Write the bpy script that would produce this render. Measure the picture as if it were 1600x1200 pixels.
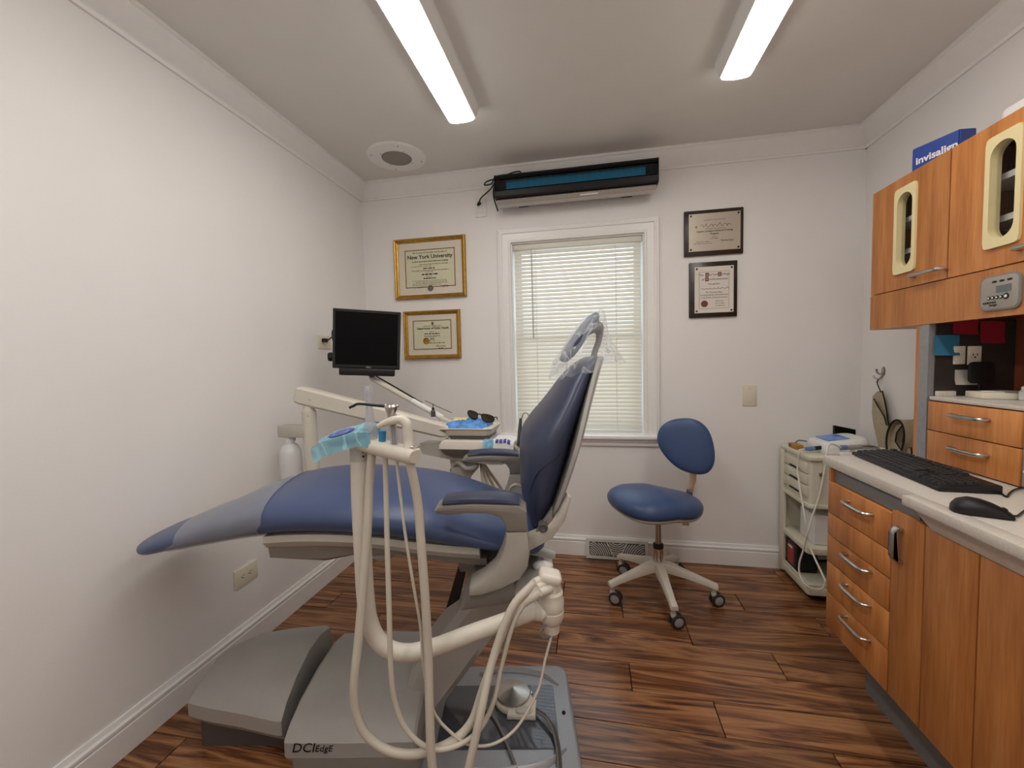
import bpy, bmesh, math, random
from mathutils import Vector, Matrix, noise
random.seed(7)
for o in list(bpy.data.objects): bpy.data.objects.remove(o)
scene = bpy.context.scene
col = scene.collection
V3 = Vector
# ------------------------------------------------------------------ camera
FPX, EYE = 641.1, V3((0, 0, 1.24))
CX = V3((0.98176716, -0.01220202, -0.18969544))   # room axes seen in camera axes (right, down, forward)
CY = V3((0.18869279, -0.05810637, 0.98031560))
CZ = V3((-0.02298434, -0.99823582, -0.05474449))
right = V3((CX[0], CY[0], CZ[0])); down = V3((CX[1], CY[1], CZ[1])); fwd = V3((CX[2], CY[2], CZ[2]))
cam = bpy.data.objects.new('camera', bpy.data.cameras.new('camera'))
col.objects.link(cam)
m = Matrix((right, -down, -fwd)).transposed().to_4x4(); m.translation = EYE
cam.matrix_world = m
cam.data.sensor_width = 36; cam.data.lens = FPX/1600*36; cam.data.clip_start = .02
scene.camera = cam
# ------------------------------------------------------------------ world, exposure
world = bpy.data.worlds.new('daylight'); scene.world = world; world.use_nodes = True
bg = world.node_tree.nodes['Background']
bg.inputs[0].default_value = (.72, .87, 1, 1); bg.inputs[1].default_value = 3.0
scene.view_settings.view_transform = 'Standard'; scene.view_settings.look = 'None'
scene.view_settings.gamma = 1; scene.view_settings.use_curve_mapping = False
scene.view_settings.exposure = 0.0
LAMP = 16.4
# ------------------------------------------------------------------ rays: a place in the room from where it stands in the photograph
def ray(px, py):
    d = V3((px-800, py-600, FPX)); return V3((d.dot(CX), d.dot(CY), d.dot(CZ)))
def atY(px, py, y): r = ray(px, py); return EYE+r*(y/r.y)
def atX(px, py, x): r = ray(px, py); return EYE+r*(x/r.x)
def atZ(px, py, z): r = ray(px, py); return EYE+r*((z-EYE.z)/r.z)
CO = V3((-.455, 1.29, 0)); CA = math.radians(10.2)
CU = V3((math.cos(CA), math.sin(CA), 0)); CV = V3((-math.sin(CA), math.cos(CA), 0))
CM = Matrix.Translation(CO) @ Matrix.Rotation(CA, 4, 'Z')       # the dental chair's own frame: u to the head, v to the far side
def atV(px, py, v):                                              # in the chair's frame
    r = ray(px, py); t = ((CO+CV*v-EYE).dot(CV))/r.dot(CV); p = EYE+r*t-CO
    return V3((p.dot(CU), v, p.z))
def wV(px, py, v): return CM @ atV(px, py, v)
# ------------------------------------------------------------------ materials
def lin(c): return tuple((x/12.92 if x <= .04045 else ((x+.055)/1.055)**2.4) for x in c)
def rgb(r, g, b): return lin((r/255, g/255, b/255))
def mat(name, c, rough=.5, metal=0, var=.04, scale=30, bump=0, bscale=200, trans=0, alpha=1, emit=0, coat=0, ior=1.45, sheen=0):
    M_ = bpy.data.materials.new(name); M_.use_nodes = True
    nt = M_.node_tree; p = nt.nodes['Principled BSDF']
    p.inputs['Roughness'].default_value = rough; p.inputs['Metallic'].default_value = metal
    p.inputs['Transmission Weight'].default_value = trans; p.inputs['Alpha'].default_value = alpha
    p.inputs['IOR'].default_value = ior; p.inputs['Coat Weight'].default_value = coat
    p.inputs['Base Color'].default_value = (*c, 1)
    if sheen: p.inputs['Sheen Weight'].default_value = sheen
    if emit:
        p.inputs['Emission Color'].default_value = (*c, 1); p.inputs['Emission Strength'].default_value = emit
    tc = nt.nodes.new('ShaderNodeTexCoord')
    if var:
        n = nt.nodes.new('ShaderNodeTexNoise'); n.inputs['Scale'].default_value = scale; n.inputs['Detail'].default_value = 4
        nt.links.new(tc.outputs['Object'], n.inputs['Vector'])
        r = nt.nodes.new('ShaderNodeValToRGB')
        r.color_ramp.elements[0].position = .3; r.color_ramp.elements[1].position = .7
        r.color_ramp.elements[0].color = (*[x*(1-var) for x in c], 1); r.color_ramp.elements[1].color = (*[min(1, x*(1+var)) for x in c], 1)
        nt.links.new(n.outputs['Fac'], r.inputs['Fac']); nt.links.new(r.outputs['Color'], p.inputs['Base Color'])
    if bump:
        n = nt.nodes.new('ShaderNodeTexNoise'); n.inputs['Scale'].default_value = bscale; n.inputs['Detail'].default_value = 3
        nt.links.new(tc.outputs['Object'], n.inputs['Vector'])
        b = nt.nodes.new('ShaderNodeBump'); b.inputs['Strength'].default_value = bump; b.inputs['Distance'].default_value = .002
        nt.links.new(n.outputs['Fac'], b.inputs['Height']); nt.links.new(b.outputs['Normal'], p.inputs['Normal'])
    return M_
def wood(name, cols, stretch, scale, rough=.35, rings=False, bump=.1, rand=True, fine=0.12):
    M_ = bpy.data.materials.new(name); M_.use_nodes = True
    nt = M_.node_tree; p = nt.nodes['Principled BSDF']; L = nt.links.new; N = nt.nodes.new
    tc = N('ShaderNodeTexCoord'); oi = N('ShaderNodeObjectInfo')
    add = N('ShaderNodeVectorMath'); add.operation = 'MULTIPLY_ADD'
    cmb = N('ShaderNodeCombineXYZ')
    for k in range(3): L(oi.outputs['Random'], cmb.inputs[k])
    add.inputs[1].default_value = (37, 53, 29) if rand else (0, 0, 0)
    L(cmb.outputs[0], add.inputs[0]); L(tc.outputs['Object'], add.inputs[2])
    mp = N('ShaderNodeMapping'); mp.inputs['Scale'].default_value = stretch; L(add.outputs[0], mp.inputs['Vector'])
    n1 = N('ShaderNodeTexNoise'); n1.inputs['Scale'].default_value = scale; n1.inputs['Detail'].default_value = 5
    n1.inputs['Roughness'].default_value = .55; n1.inputs['Distortion'].default_value = 1.6 if rings else .3
    L(mp.outputs[0], n1.inputs['Vector'])
    src = n1.outputs['Fac']
    if rings:
        mu = N('ShaderNodeMath'); mu.operation = 'MULTIPLY'; mu.inputs[1].default_value = 7; L(src, mu.inputs[0])
        fr = N('ShaderNodeMath'); fr.operation = 'PINGPONG'; fr.inputs[1].default_value = 1; L(mu.outputs[0], fr.inputs[0])
        mx = N('ShaderNodeMix'); mx.inputs[0].default_value = .48; L(src, mx.inputs[2]); L(fr.outputs[0], mx.inputs[3]); src = mx.outputs[0]
    n2 = N('ShaderNodeTexNoise'); n2.inputs['Scale'].default_value = scale*5; n2.inputs['Detail'].default_value = 6
    mp2 = N('ShaderNodeMapping'); mp2.inputs['Scale'].default_value = tuple(s if s < 1 else s*1.7 for s in stretch)
    L(add.outputs[0], mp2.inputs['Vector']); L(mp2.outputs[0], n2.inputs['Vector'])
    ma = N('ShaderNodeMath'); ma.operation = 'MULTIPLY_ADD'; ma.inputs[1].default_value = fine*2; L(n2.outputs['Fac'], ma.inputs[0])
    sb = N('ShaderNodeMath'); sb.operation = 'SUBTRACT'; sb.inputs[1].default_value = fine; L(src, sb.inputs[0]); L(sb.outputs[0], ma.inputs[2])
    r = N('ShaderNodeValToRGB'); e = r.color_ramp.elements
    while len(e) < len(cols): e.new(.5)
    for k, (pos, c) in enumerate(cols): e[k].position = pos; e[k].color = (*c, 1)
    L(ma.outputs[0], r.inputs['Fac'])
    hs = N('ShaderNodeHueSaturation')
    if rand:
        mr = N('ShaderNodeMapRange'); mr.inputs[3].default_value = .82; mr.inputs[4].default_value = 1.15
        L(oi.outputs['Random'], mr.inputs[0]); L(mr.outputs[0], hs.inputs['Value'])
    L(r.outputs['Color'], hs.inputs['Color']); L(hs.outputs['Color'], p.inputs['Base Color'])
    b = N('ShaderNodeBump'); b.inputs['Strength'].default_value = bump; b.inputs['Distance'].default_value = .001
    L(ma.outputs[0], b.inputs['Height']); L(b.outputs['Normal'], p.inputs['Normal'])
    p.inputs['Roughness'].default_value = rough
    return M_
def clear(name, c, amount, rough=.1, tint=(1, 1, 1), edge=.3, crease_glint=0):
    """thin clear film or pane: mostly see-through with a share of glossy/diffuse surface"""
    M_ = bpy.data.materials.new(name); M_.use_nodes = True; nt = M_.node_tree; N = nt.nodes.new; L = nt.links.new
    p = nt.nodes['Principled BSDF']; p.inputs['Base Color'].default_value = (*c, 1); p.inputs['Roughness'].default_value = rough
    t = N('ShaderNodeBsdfTransparent'); t.inputs[0].default_value = (*tint, 1)
    mx = N('ShaderNodeMixShader'); lw = N('ShaderNodeLayerWeight'); lw.inputs[0].default_value = .25
    ma = N('ShaderNodeMath'); ma.operation = 'MULTIPLY_ADD'; ma.use_clamp = True; ma.inputs[1].default_value = edge; ma.inputs[2].default_value = amount
    L(lw.outputs['Facing'], ma.inputs[0]); fac = ma.outputs[0]
    if crease_glint:      # glints of folds, painted as pale, denser noise lines in the film
        tc = N('ShaderNodeTexCoord'); nz = N('ShaderNodeTexNoise'); nz.inputs['Scale'].default_value = 8; nz.inputs['Detail'].default_value = 2; nz.inputs['Distortion'].default_value = 1.2
        L(tc.outputs['Object'], nz.inputs['Vector']); cr = N('ShaderNodeValToRGB'); e = cr.color_ramp.elements; e[0].position = .465; e[0].color = (0, 0, 0, 1); e[1].position = .5; e[1].color = (crease_glint, crease_glint, crease_glint, 1)
        x = e.new(.535); x.color = (0, 0, 0, 1); L(nz.outputs['Fac'], cr.inputs['Fac'])
        ad = N('ShaderNodeMath'); ad.operation = 'ADD'; ad.use_clamp = True; L(fac, ad.inputs[0]); L(cr.outputs['Color'], ad.inputs[1]); fac = ad.outputs[0]
    L(fac, mx.inputs[0]); L(t.outputs[0], mx.inputs[1]); L(p.outputs[0], mx.inputs[2])
    L(mx.outputs[0], nt.nodes['Material Output'].inputs[0])
    return M_
Mt = {}
Mt['wall'] = mat('painted wall', rgb(240, 237, 234), .62, var=.012, scale=4, bump=.10, bscale=260)
Mt['ceil'] = mat('painted ceiling', rgb(231, 228, 223), .8, var=.012, scale=5, bump=.12, bscale=300)
Mt['trim'] = mat('white trim paint', rgb(243, 241, 238), .35, var=.01)
Mt['floor_gap'] = mat('dark plank joint', rgb(38, 24, 16), .8)
Mt['plank'] = wood('acacia plank', [(.26, rgb(74, 44, 28)), (.42, rgb(122, 78, 49)), (.56, rgb(146, 98, 63)), (.74, rgb(170, 122, 82))], (.62, 7.5, 3), 1.5, .22, rings=True, bump=.12)
Mt['cab'] = wood('cabinet veneer', [(.3, rgb(168, 103, 50)), (.5, rgb(190, 121, 63)), (.7, rgb(206, 139, 79))], (6, 6, .6), 3.2, .38, bump=.05, fine=.24)
Mt['cab_dark'] = mat('cabinet carcass edge', rgb(92, 56, 32), .6)
Mt['counter'] = mat('speckled quartz', rgb(208, 200, 189), .32, var=.10, scale=260)
Mt['steel'] = mat('brushed nickel', rgb(190, 186, 180), .28, 1, var=.05, scale=80)
Mt['chrome'] = mat('chrome', rgb(210, 208, 205), .1, 1, var=0)
Mt['grey_lam'] = mat('grey laminate', rgb(120, 118, 118), .5, var=.05, scale=60)
Mt['steel_panel'] = mat('grey metal laminate', rgb(150, 150, 152), .4, .3, var=.06, scale=50)
Mt['black'] = mat('black plastic', rgb(17, 17, 19), .45, var=.05)
Mt['keys'] = mat('black key plastic', rgb(34, 34, 37), .5, var=.05)
Mt['screen'] = mat('dark screen glass', rgb(5, 5, 6), .5, var=0)
Mt['screen'].node_tree.nodes['Principled BSDF'].inputs['Specular IOR Level'].default_value = .12
Mt['beige'] = mat('cream plastic', rgb(212, 205, 192), .38, var=.02)
Mt['beige2'] = mat('warm grey plastic', rgb(186, 180, 170), .38, var=.02)
Mt['greyp'] = mat('grey plastic shell', rgb(164, 161, 156), .3, var=.02, coat=.1)
Mt['yoke'] = mat('warm grey yoke plastic', rgb(164, 157, 148), .4, var=.02)
Mt['taupe'] = mat('taupe plastic', rgb(128, 121, 114), .45, var=.03)
Mt['dark_taupe'] = mat('dark grey plastic', rgb(84, 80, 78), .5, var=.03)
Mt['vinyl'] = mat('blue vinyl', rgb(68, 82, 118), .34, var=.05, scale=14, bump=.08, bscale=500)
Mt['vinyl2'] = mat('navy vinyl', rgb(52, 58, 82), .36, var=.05, scale=14, bump=.10, bscale=500)
Mt['vinyl3'] = mat('stool blue vinyl', rgb(60, 82, 122), .38, var=.05, scale=14, bump=.08, bscale=500)
Mt['sheath'] = clear('clear plastic sheath', rgb(168, 170, 178), .34, .2, edge=.25)
Mt['film'] = clear('clear plastic film', rgb(232, 238, 246), .17, .06, edge=.16, crease_glint=.28)
Mt['bluefilm'] = clear('blue barrier film', rgb(160, 212, 230), .36, .15, tint=rgb(170, 218, 234), crease_glint=.35)
Mt['tubeclear'] = clear('clear tip plastic', rgb(205, 205, 212), .35, .08)
Mt['glass'] = clear('window glass', rgb(30, 34, 36), .05, .02, edge=.2)
Mt['lens'] = clear('sunglass lens', rgb(70, 66, 50), .8, .08, tint=rgb(90, 85, 60))
Mt['gold'] = mat('gilded wood', rgb(176, 136, 62), .34, .75, var=.18, scale=40)
Mt['matboard'] = mat('cream mat board', rgb(222, 212, 196), .8, var=.02)
Mt['parchment'] = mat('diploma paper', rgb(216, 212, 182), .7, var=.02)
Mt['ink'] = mat('print ink', rgb(58, 54, 46), .8, var=0)
Mt['inkgrey'] = mat('grey print', rgb(112, 106, 96), .8, var=0)
Mt['inkred'] = mat('maroon print', rgb(120, 74, 64), .8, var=0)
Mt['brownline'] = mat('brown inner fillet', rgb(120, 84, 48), .6)
Mt['walnut'] = wood('dark walnut', [(.3, rgb(28, 18, 14)), (.7, rgb(52, 36, 28))], (1, 6, 6), 6, .3, bump=.04, rand=False)
Mt['plate'] = mat('champagne metal plate', rgb(190, 178, 162), .36, .35, var=.03)
Mt['certpaper'] = mat('white certificate paper', rgb(226, 218, 208), .6, var=.01)
Mt['ivory'] = mat('ivory plastic', rgb(226, 218, 198), .4, var=.01)
Mt['white'] = mat('white plastic', rgb(232, 231, 228), .35, var=.01)
Mt['bottle'] = mat('milky bottle plastic', rgb(228, 228, 226), .35, trans=.15, var=.01)
Mt['slat'] = mat('white blind slat', rgb(240, 234, 222), .4, var=.01)
_nt = Mt['slat'].node_tree; _t = _nt.nodes.new('ShaderNodeBsdfTranslucent'); _t.inputs[0].default_value = (*rgb(240, 236, 226), 1)
_m = _nt.nodes.new('ShaderNodeMixShader'); _m.inputs[0].default_value = .36
_nt.links.new(_nt.nodes['Principled BSDF'].outputs[0], _m.inputs[1]); _nt.links.new(_t.outputs[0], _m.inputs[2]); _nt.links.new(_m.outputs[0], _nt.nodes['Material Output'].inputs[0])
Mt['cart'] = mat('ivory cart plastic', rgb(214, 209, 190), .42, var=.02)
Mt['cyanband'] = mat('blue plastic', rgb(42, 128, 178), .35)
Mt['glove'] = mat('blue nitrile', rgb(84, 142, 208), .45, var=.45, scale=34)
Mt['yellow'] = mat('pale yellow paper', rgb(232, 214, 140), .7)
Mt['purple'] = mat('violet print', rgb(84, 82, 160), .5)
Mt['inv'] = mat('royal blue card', rgb(30, 64, 148), .4, var=.04)
Mt['khaki'] = mat('khaki cloth', rgb(178, 166, 140), .85, var=.08, scale=60, bump=.3, bscale=400)
Mt['blacktrim'] = mat('black binding', rgb(24, 22, 24), .8)
Mt['redlabel'] = mat('red label', rgb(170, 56, 52), .6)
Mt['pinknote_shaded'] = mat('shaded red note paper', rgb(158, 28, 48), .7)  # red deepened so the colour carries the shade of the recess
Mt['bluenote_shaded'] = mat('shaded blue note paper', rgb(48, 112, 144), .7)  # darker than the paper itself, recess shade put into the colour
Mt['dispblue'] = mat('lcd display', rgb(92, 128, 190), .25, var=.35, scale=60, emit=.12)
Mt['frame_cream'] = mat('cream door frame', rgb(232, 216, 166), .4, var=.02)
Mt['lamp'] = mat('lit acrylic lens', (1, .966, .92), .4, var=0, emit=LAMP)
Mt['teal'] = mat('lit teal tube', rgb(40, 150, 190), .4, var=0, emit=.5)
Mt['finblack'] = mat('black louvre', rgb(16, 20, 24), .3)
Mt['grille'] = mat('white grille metal', rgb(214, 212, 204), .4)
Mt['dark'] = mat('dark void', rgb(30, 28, 26), .9)
Mt['tyre'] = mat('dark caster tyre', rgb(48, 46, 46), .5)
Mt['base_metal'] = mat('painted metallic base', rgb(158, 160, 164), .34, .25, var=.05, scale=220)
Mt['glossblack'] = mat('glossy dark panel', rgb(74, 76, 84), .06, coat=.5, var=0)
Mt['wallbrown'] = mat('dark shaded niche laminate', rgb(54, 49, 46), .3, var=.1)  # dark laminate, deepened further to paint in shade under the valance
Mt['brownwood'] = wood('niche veneer', [(.3, rgb(112, 56, 32)), (.7, rgb(146, 80, 48))], (6, 6, .7), 3, .4, bump=.04)
Mt['woodblock'] = mat('amber wood', rgb(168, 118, 52), .5, var=.15)
Mt['hose'] = mat('cream hose', rgb(200, 192, 178), .42, var=.02)
Mt['hosegrey'] = mat('grey hose', rgb(118, 114, 112), .4, var=.02)
Mt['hose_white'] = mat('white cable', rgb(226, 222, 210), .4, var=.01)
# ------------------------------------------------------------------ mesh builder
def crom(pts, sub=6):
    """Catmull-Rom through the points"""
    P = [V3(p) for p in pts]
    if len(P) < 3: return P
    out = []
    for i in range(len(P)-1):
        p0 = P[i-1] if i else P[0]*2-P[1]; p1, p2 = P[i], P[i+1]; p3 = P[i+2] if i+2 < len(P) else P[-1]*2-P[-2]
        for k in range(sub):
            t = k/sub
            out.append(.5*((2*p1)+(p2-p0)*t+(2*p0-5*p1+4*p2-p3)*t*t+(3*p1-p0-3*p2+p3)*t**3))
    out.append(P[-1]); return out
class MB:
    def __init__(s): s.bm = bmesh.new()
    def vs(s, pts): return [s.bm.verts.new(p) for p in pts]
    def face(s, vs):
        try: return s.bm.faces.new(vs)
        except ValueError: return None
    def box(s, a, b, bev=0, seg=2):
        a, b = V3(a), V3(b); c = (a+b)/2; d = b-a
        r = bmesh.ops.create_cube(s.bm, size=1, matrix=Matrix.Translation(c) @ Matrix.Diagonal((abs(d.x), abs(d.y), abs(d.z), 1)))
        if bev:
            bev = min(bev, .49*min(abs(d.x), abs(d.y), abs(d.z)))
            es = list({e for v in r['verts'] for e in v.link_edges})
            bmesh.ops.bevel(s.bm, geom=es, offset=bev, segments=seg, profile=.5, affect='EDGES')
        return s
    def obox(s, M4, size, bev=0, seg=2):
        """box centred on a matrix"""
        r = bmesh.ops.create_cube(s.bm, size=1, matrix=M4 @ Matrix.Diagonal((*size, 1)))
        if bev:
            es = list({e for v in r['verts'] for e in v.link_edges})
            bmesh.ops.bevel(s.bm, geom=es, offset=bev, segments=seg, profile=.5, affect='EDGES')
        return s
    def loft(s, rings, cap=True, close=True, ends=None):
        R = [s.vs(r) for r in rings]; n = len(R[0])
        for a, b in zip(R, R[1:]):
            for i in range(n if close else n-1):
                j = (i+1) % n; s.face((a[i], a[j], b[j], b[i]))
        if cap: s.face(R[0][::-1]); s.face(R[-1])
        return s
    def tube(s, pts, r, n=12, sub=6, cap=True, flat=1):
        P = crom(pts, sub) if sub else [V3(p) for p in pts]
        m = len(P)
        if isinstance(r, (list, tuple)):
            k = len(r)-1; rr = []
            for i in range(m):
                t = i/(m-1)*k; a = min(int(t), k-1); rr.append(r[a]+(r[a+1]-r[a])*(t-a))
        else: rr = [r]*m
        T = [(P[min(i+1, m-1)]-P[max(i-1, 0)]).normalized() for i in range(m)]
        u = T[0].orthogonal().normalized(); rings = []
        for i in range(m):
            u = (u-T[i]*u.dot(T[i])).normalized(); w = T[i].cross(u)
            rings.append([P[i]+(u*math.cos(a)+w*math.sin(a)*flat)*rr[i] for a in (2*math.pi*k/n for k in range(n))])
        return s.loft(rings, cap)
    def cyl(s, p0, p1, r0, r1=None, n=24): return s.tube([p0, p1], [r0, r0 if r1 is None else r1], n, 0)
    def lathe(s, prof, c=(0, 0, 0), axis=(0, 0, 1), n=28, cap=True):
        ax = V3(axis).normalized(); u = ax.orthogonal().normalized(); w = ax.cross(u); c = V3(c)
        return s.loft([[c+ax*h+(u*math.cos(2*math.pi*k/n)+w*math.sin(2*math.pi*k/n))*max(r, 1e-4) for k in range(n)] for r, h in prof], cap)
    def ell(s, c, r, n=20, M3=None):
        mm = Matrix.Translation(V3(c)) @ (M3.to_4x4() if M3 else Matrix.Identity(4)) @ Matrix.Diagonal((*r, 1))
        bmesh.ops.create_uvsphere(s.bm, u_segments=n, v_segments=max(8, n//2), radius=1, matrix=mm); return s
    def prism(s, poly, f, a, b, bev=0, seg=2):
        """polygon (p,q) swept from a to b; f(p,q,t) gives the point"""
        A = s.vs([f(p, q, a) for p, q in poly]); B = s.vs([f(p, q, b) for p, q in poly]); n = len(poly)
        fs = [s.face(A), s.face(B[::-1])]
        for i in range(n): fs.append(s.face((A[i], B[i], B[(i+1) % n], A[(i+1) % n])))
        bmesh.ops.recalc_face_normals(s.bm, faces=[x for x in fs if x])
        if bev:
            es = [e for e in fs[0].edges]+[e for e in fs[1].edges]
            bmesh.ops.bevel(s.bm, geom=es, offset=bev, segments=seg, profile=.5, affect='EDGES')
        return s
    def pad(s, outline, nrm, tf, tb, prof=None):
        """cushion over a closed outline: bulges tf along the normal in front, tb behind"""
        O_ = [V3(p) for p in outline]; c = sum(O_, V3())/len(O_); nn = V3(nrm).normalized()
        pf = prof or [(.0, 1), (.35, .985), (.65, .94), (.85, .80), (.95, .58), (.99, .30), (1.0, 0)]
        rings = []
        for k, h in pf[1:]: rings.append([c+(p-c)*k+nn*h*tf for p in O_])
        for k, h in reversed(pf[1:-1]): rings.append([c+(p-c)*k-nn*h*tb for p in O_])
        s.loft(rings, cap=False); R = len(O_)
        vs = list(s.bm.verts); s.bm.verts.ensure_lookup_table()
        tot = len(rings)*R; base = len(s.bm.verts)-tot
        s.bm.verts.ensure_lookup_table()
        first = [s.bm.verts[base+i] for i in range(R)]; last = [s.bm.verts[base+tot-R+i] for i in range(R)]
        a = s.bm.verts.new(c+nn*tf); b = s.bm.verts.new(c-nn*tb)
        for i in range(R):
            s.face((first[i], first[(i+1) % R], a)); s.face((last[(i+1) % R], last[i], b))
        return s
    def grid(s, f, nu, nv, thick=0):
        pts = [[V3(f(i/nu, j/nv)) for j in range(nv+1)] for i in range(nu+1)]
        g = [s.vs(r) for r in pts]
        for i in range(nu):
            for j in range(nv): s.face((g[i][j], g[i+1][j], g[i+1][j+1], g[i][j+1]))
        if thick:
            bmesh.ops.recalc_face_normals(s.bm, faces=s.bm.faces); bmesh.ops.solidify(s.bm, geom=list(s.bm.faces), thickness=thick)
        return s
    def mitre(s, a, b, prof, f):
        """frame moulding round the rectangle a..b (p,q): prof lists (offset outward, height); f(p,q,h) gives the point"""
        (p0, q0), (p1, q1) = a, b
        rings = [[f(*c) for c in [(p0-o if sx < 0 else p1+o, q0-o if sy < 0 else q1+o, h) for o, h in prof]] for sx, sy in ((-1, -1), (1, -1), (1, 1), (-1, 1))]
        R = [s.vs(r) for r in rings]; n = len(prof)
        for k in range(4):
            A, B = R[k], R[(k+1) % 4]
            for i in range(n): s.face((A[i], A[(i+1) % n], B[(i+1) % n], B[i]))
        return s
    def xf(s, M4): bmesh.ops.transform(s.bm, matrix=M4, verts=list(s.bm.verts)); return s
    def build(s, name, m, parent=None, label=None, cat=None, group=None, kind=None, smooth=35, chair=False):
        if chair: s.xf(CM)
        bm = s.bm; bmesh.ops.recalc_face_normals(bm, faces=list(bm.faces))
        me = bpy.data.meshes.new(name)
        xs = [v.co for v in bm.verts]
        org = V3(((min(v.x for v in xs)+max(v.x for v in xs))/2, (min(v.y for v in xs)+max(v.y for v in xs))/2, min(v.z for v in xs)))
        for v in bm.verts: v.co -= org
        bm.to_mesh(me); bm.free()
        if smooth:
            me.shade_smooth(); me.set_sharp_from_angle(angle=math.radians(smooth))
        me.materials.append(Mt[m] if isinstance(m, str) else m)
        return place(name, me, org, parent, label, cat, group, kind)
WM = {}
def place(name, me, org, parent=None, label=None, cat=None, group=None, kind=None, rot=None):
    o = bpy.data.objects.new(name, me); col.objects.link(o)
    L = Matrix.Translation(org) @ (rot.to_4x4() if rot else Matrix.Identity(4))
    WM[o] = L
    if parent:
        o.parent = parent; L = WM[parent].inverted() @ L
    o.matrix_local = L
    return tag(o, label, cat, group, kind)
def tag(o, label=None, cat=None, group=None, kind=None):
    for k, v in (('label', label), ('category', cat), ('group', group), ('kind', kind)):
        if v: o[k] = v
    return o
def thing(name, label, cat, loc, rz=0, group=None):
    o = place(name, None, V3(loc), None, label, cat, group, rot=Matrix.Rotation(rz, 3, 'Z') if rz else None)
    o.empty_display_size = .1
    return o
def struct(o_name, mb, m, parent=None, smooth=35, label=None):
    o = mb.build(o_name, m, parent, smooth=smooth, label=label)
    if not parent: o['kind'] = 'structure'
    return o
def text(s_, size, M4, m, parent, name='lettering', align='CENTER', shear=0, bold=0, ext=.0004):
    cu = bpy.data.curves.new(name, 'FONT'); cu.body = s_; cu.size = size; cu.align_x = align; cu.shear = shear; cu.offset = bold; cu.extrude = ext; cu.resolution_u = 3
    t = bpy.data.objects.new(name, cu); col.objects.link(t); bpy.context.view_layer.update()
    me = bpy.data.meshes.new_from_object(t.evaluated_get(bpy.context.evaluated_depsgraph_get())); bpy.data.objects.remove(t)
    me.transform(M4.to_3x3().to_4x4()); me.materials.clear(); me.materials.append(Mt[m]); me.name = name
    return place(name, me, M4.translation, parent)
def face_mat(org, xdir, ydir):
    x, y = V3(xdir).normalized(), V3(ydir).normalized(); z = x.cross(y)
    mm = Matrix((x, y, z)).transposed().to_4x4(); mm.translation = V3(org); return mm
def circ(c, u, v, ru, rv, n=32, e=2.0):
    out = []
    for k in range(n):
        a = 2*math.pi*k/n; ca, sa = math.cos(a), math.sin(a)
        out.append(V3(c)+V3(u)*ru*math.copysign(abs(ca)**(2/e), ca)+V3(v)*rv*math.copysign(abs(sa)**(2/e), sa))
    return out
def rrect(p0, q0, p1, q1, r, n=5):
    out = []
    for cx, cy, a0 in ((p1-r, q1-r, 0), (p0+r, q1-r, 90), (p0+r, q0+r, 180), (p1-r, q0+r, 270)):
        for k in range(n+1):
            a = math.radians(a0+90*k/n); out.append((cx+r*math.cos(a), cy+r*math.sin(a)))
    return out
XZ = lambda p, q, t: V3((p, t, q))
YZ = lambda p, q, t: V3((t, p, q))
XY = lambda p, q, t: V3((p, q, t))
# ================================================================== the room
LX, RX, BY, FY, CZH = -1.504, 1.466, 2.59, -.62, 2.435
WX0, WX1, WZ0, WZ1 = -.488, .318, .775, 1.985     # window opening
mb = MB().box((LX-.1, FY-.1, -.12), (RX+.1, BY+.1, -.012)); floor = struct('floor', mb, 'floor_gap')
# planks: 0.1475 m wide, 0.884 m long, stepped by thirds
PW, PL = .1475, .884
ends = {0: .724, 1: .417, 2: .137}
row0 = 1.228
plank_cache = {}
k0 = int(math.floor((FY-row0)/PW))
for k in range(k0, int((BY-row0)/PW)+1):
    y0 = max(row0+k*PW, FY); y1 = min(row0+(k+1)*PW, BY)
    if y1-y0 < .02: continue
    e = ends[k % 3]; x = e-PL*math.ceil((e-LX)/PL)
    while x < RX:
        xa, xb = max(x, LX), min(x+PL, RX)
        if xb-xa > .02:
            key = (round(xb-xa, 3), round(y1-y0, 3))
            if key not in plank_cache:
                q = MB().box((-(xb-xa)/2+.0019, -(y1-y0)/2+.0019, -.013), ((xb-xa)/2-.0019, (y1-y0)/2-.0019, 0), .0008, 1)
                me = bpy.data.meshes.new('plank'); q.bm.to_mesh(me); q.bm.free(); me.materials.append(Mt['plank']); plank_cache[key] = me
            place('plank', plank_cache[key], V3(((xa+xb)/2, (y0+y1)/2, 0)), floor)
        x += PL
struct('wall_left', MB().box((LX-.12, FY-.12, -.1), (LX, BY+.12, CZH+.02)), 'wall')
struct('wall_right', MB().box((RX, FY-.12, -.1), (RX+.12, BY+.12, CZH+.02)), 'wall')
struct('wall_front', MB().box((LX, FY-.12, -.1), (RX, FY, CZH+.02)), 'wall')
mb = MB()
for a, b in (((LX, BY, -.1), (WX0, BY+.12, CZH+.02)), ((WX1, BY, -.1), (RX, BY+.12, CZH+.02)), ((WX0, BY, -.1), (WX1, BY+.12, WZ0)), ((WX0, BY, WZ1), (WX1, BY+.12, CZH+.02))): mb.box(a, b)
struct('wall_back', mb, 'wall')
struct('ceiling', MB().box((LX-.12, FY-.12, CZH), (RX+.12, BY+.12, CZH+.12)), 'ceil')
# baseboards
BB = [(0, 0), (.016, 0), (.016, .086), (.012, .089), (.012, .095), (.017, .098), (.017, .106), (.010, .112), (.006, .126), (0, .126)]
struct('baseboard_left', MB().prism([(LX+a, z) for a, z in BB], XZ, FY, BY), 'trim', smooth=0)
struct('baseboard_back', MB().prism([(BY-a, z) for a, z in BB], YZ, LX, RX), 'trim', smooth=0)
struct('baseboard_right', MB().prism([(RX-a, z) for a, z in BB], XZ, 1.74, BY), 'trim', smooth=0)
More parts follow.
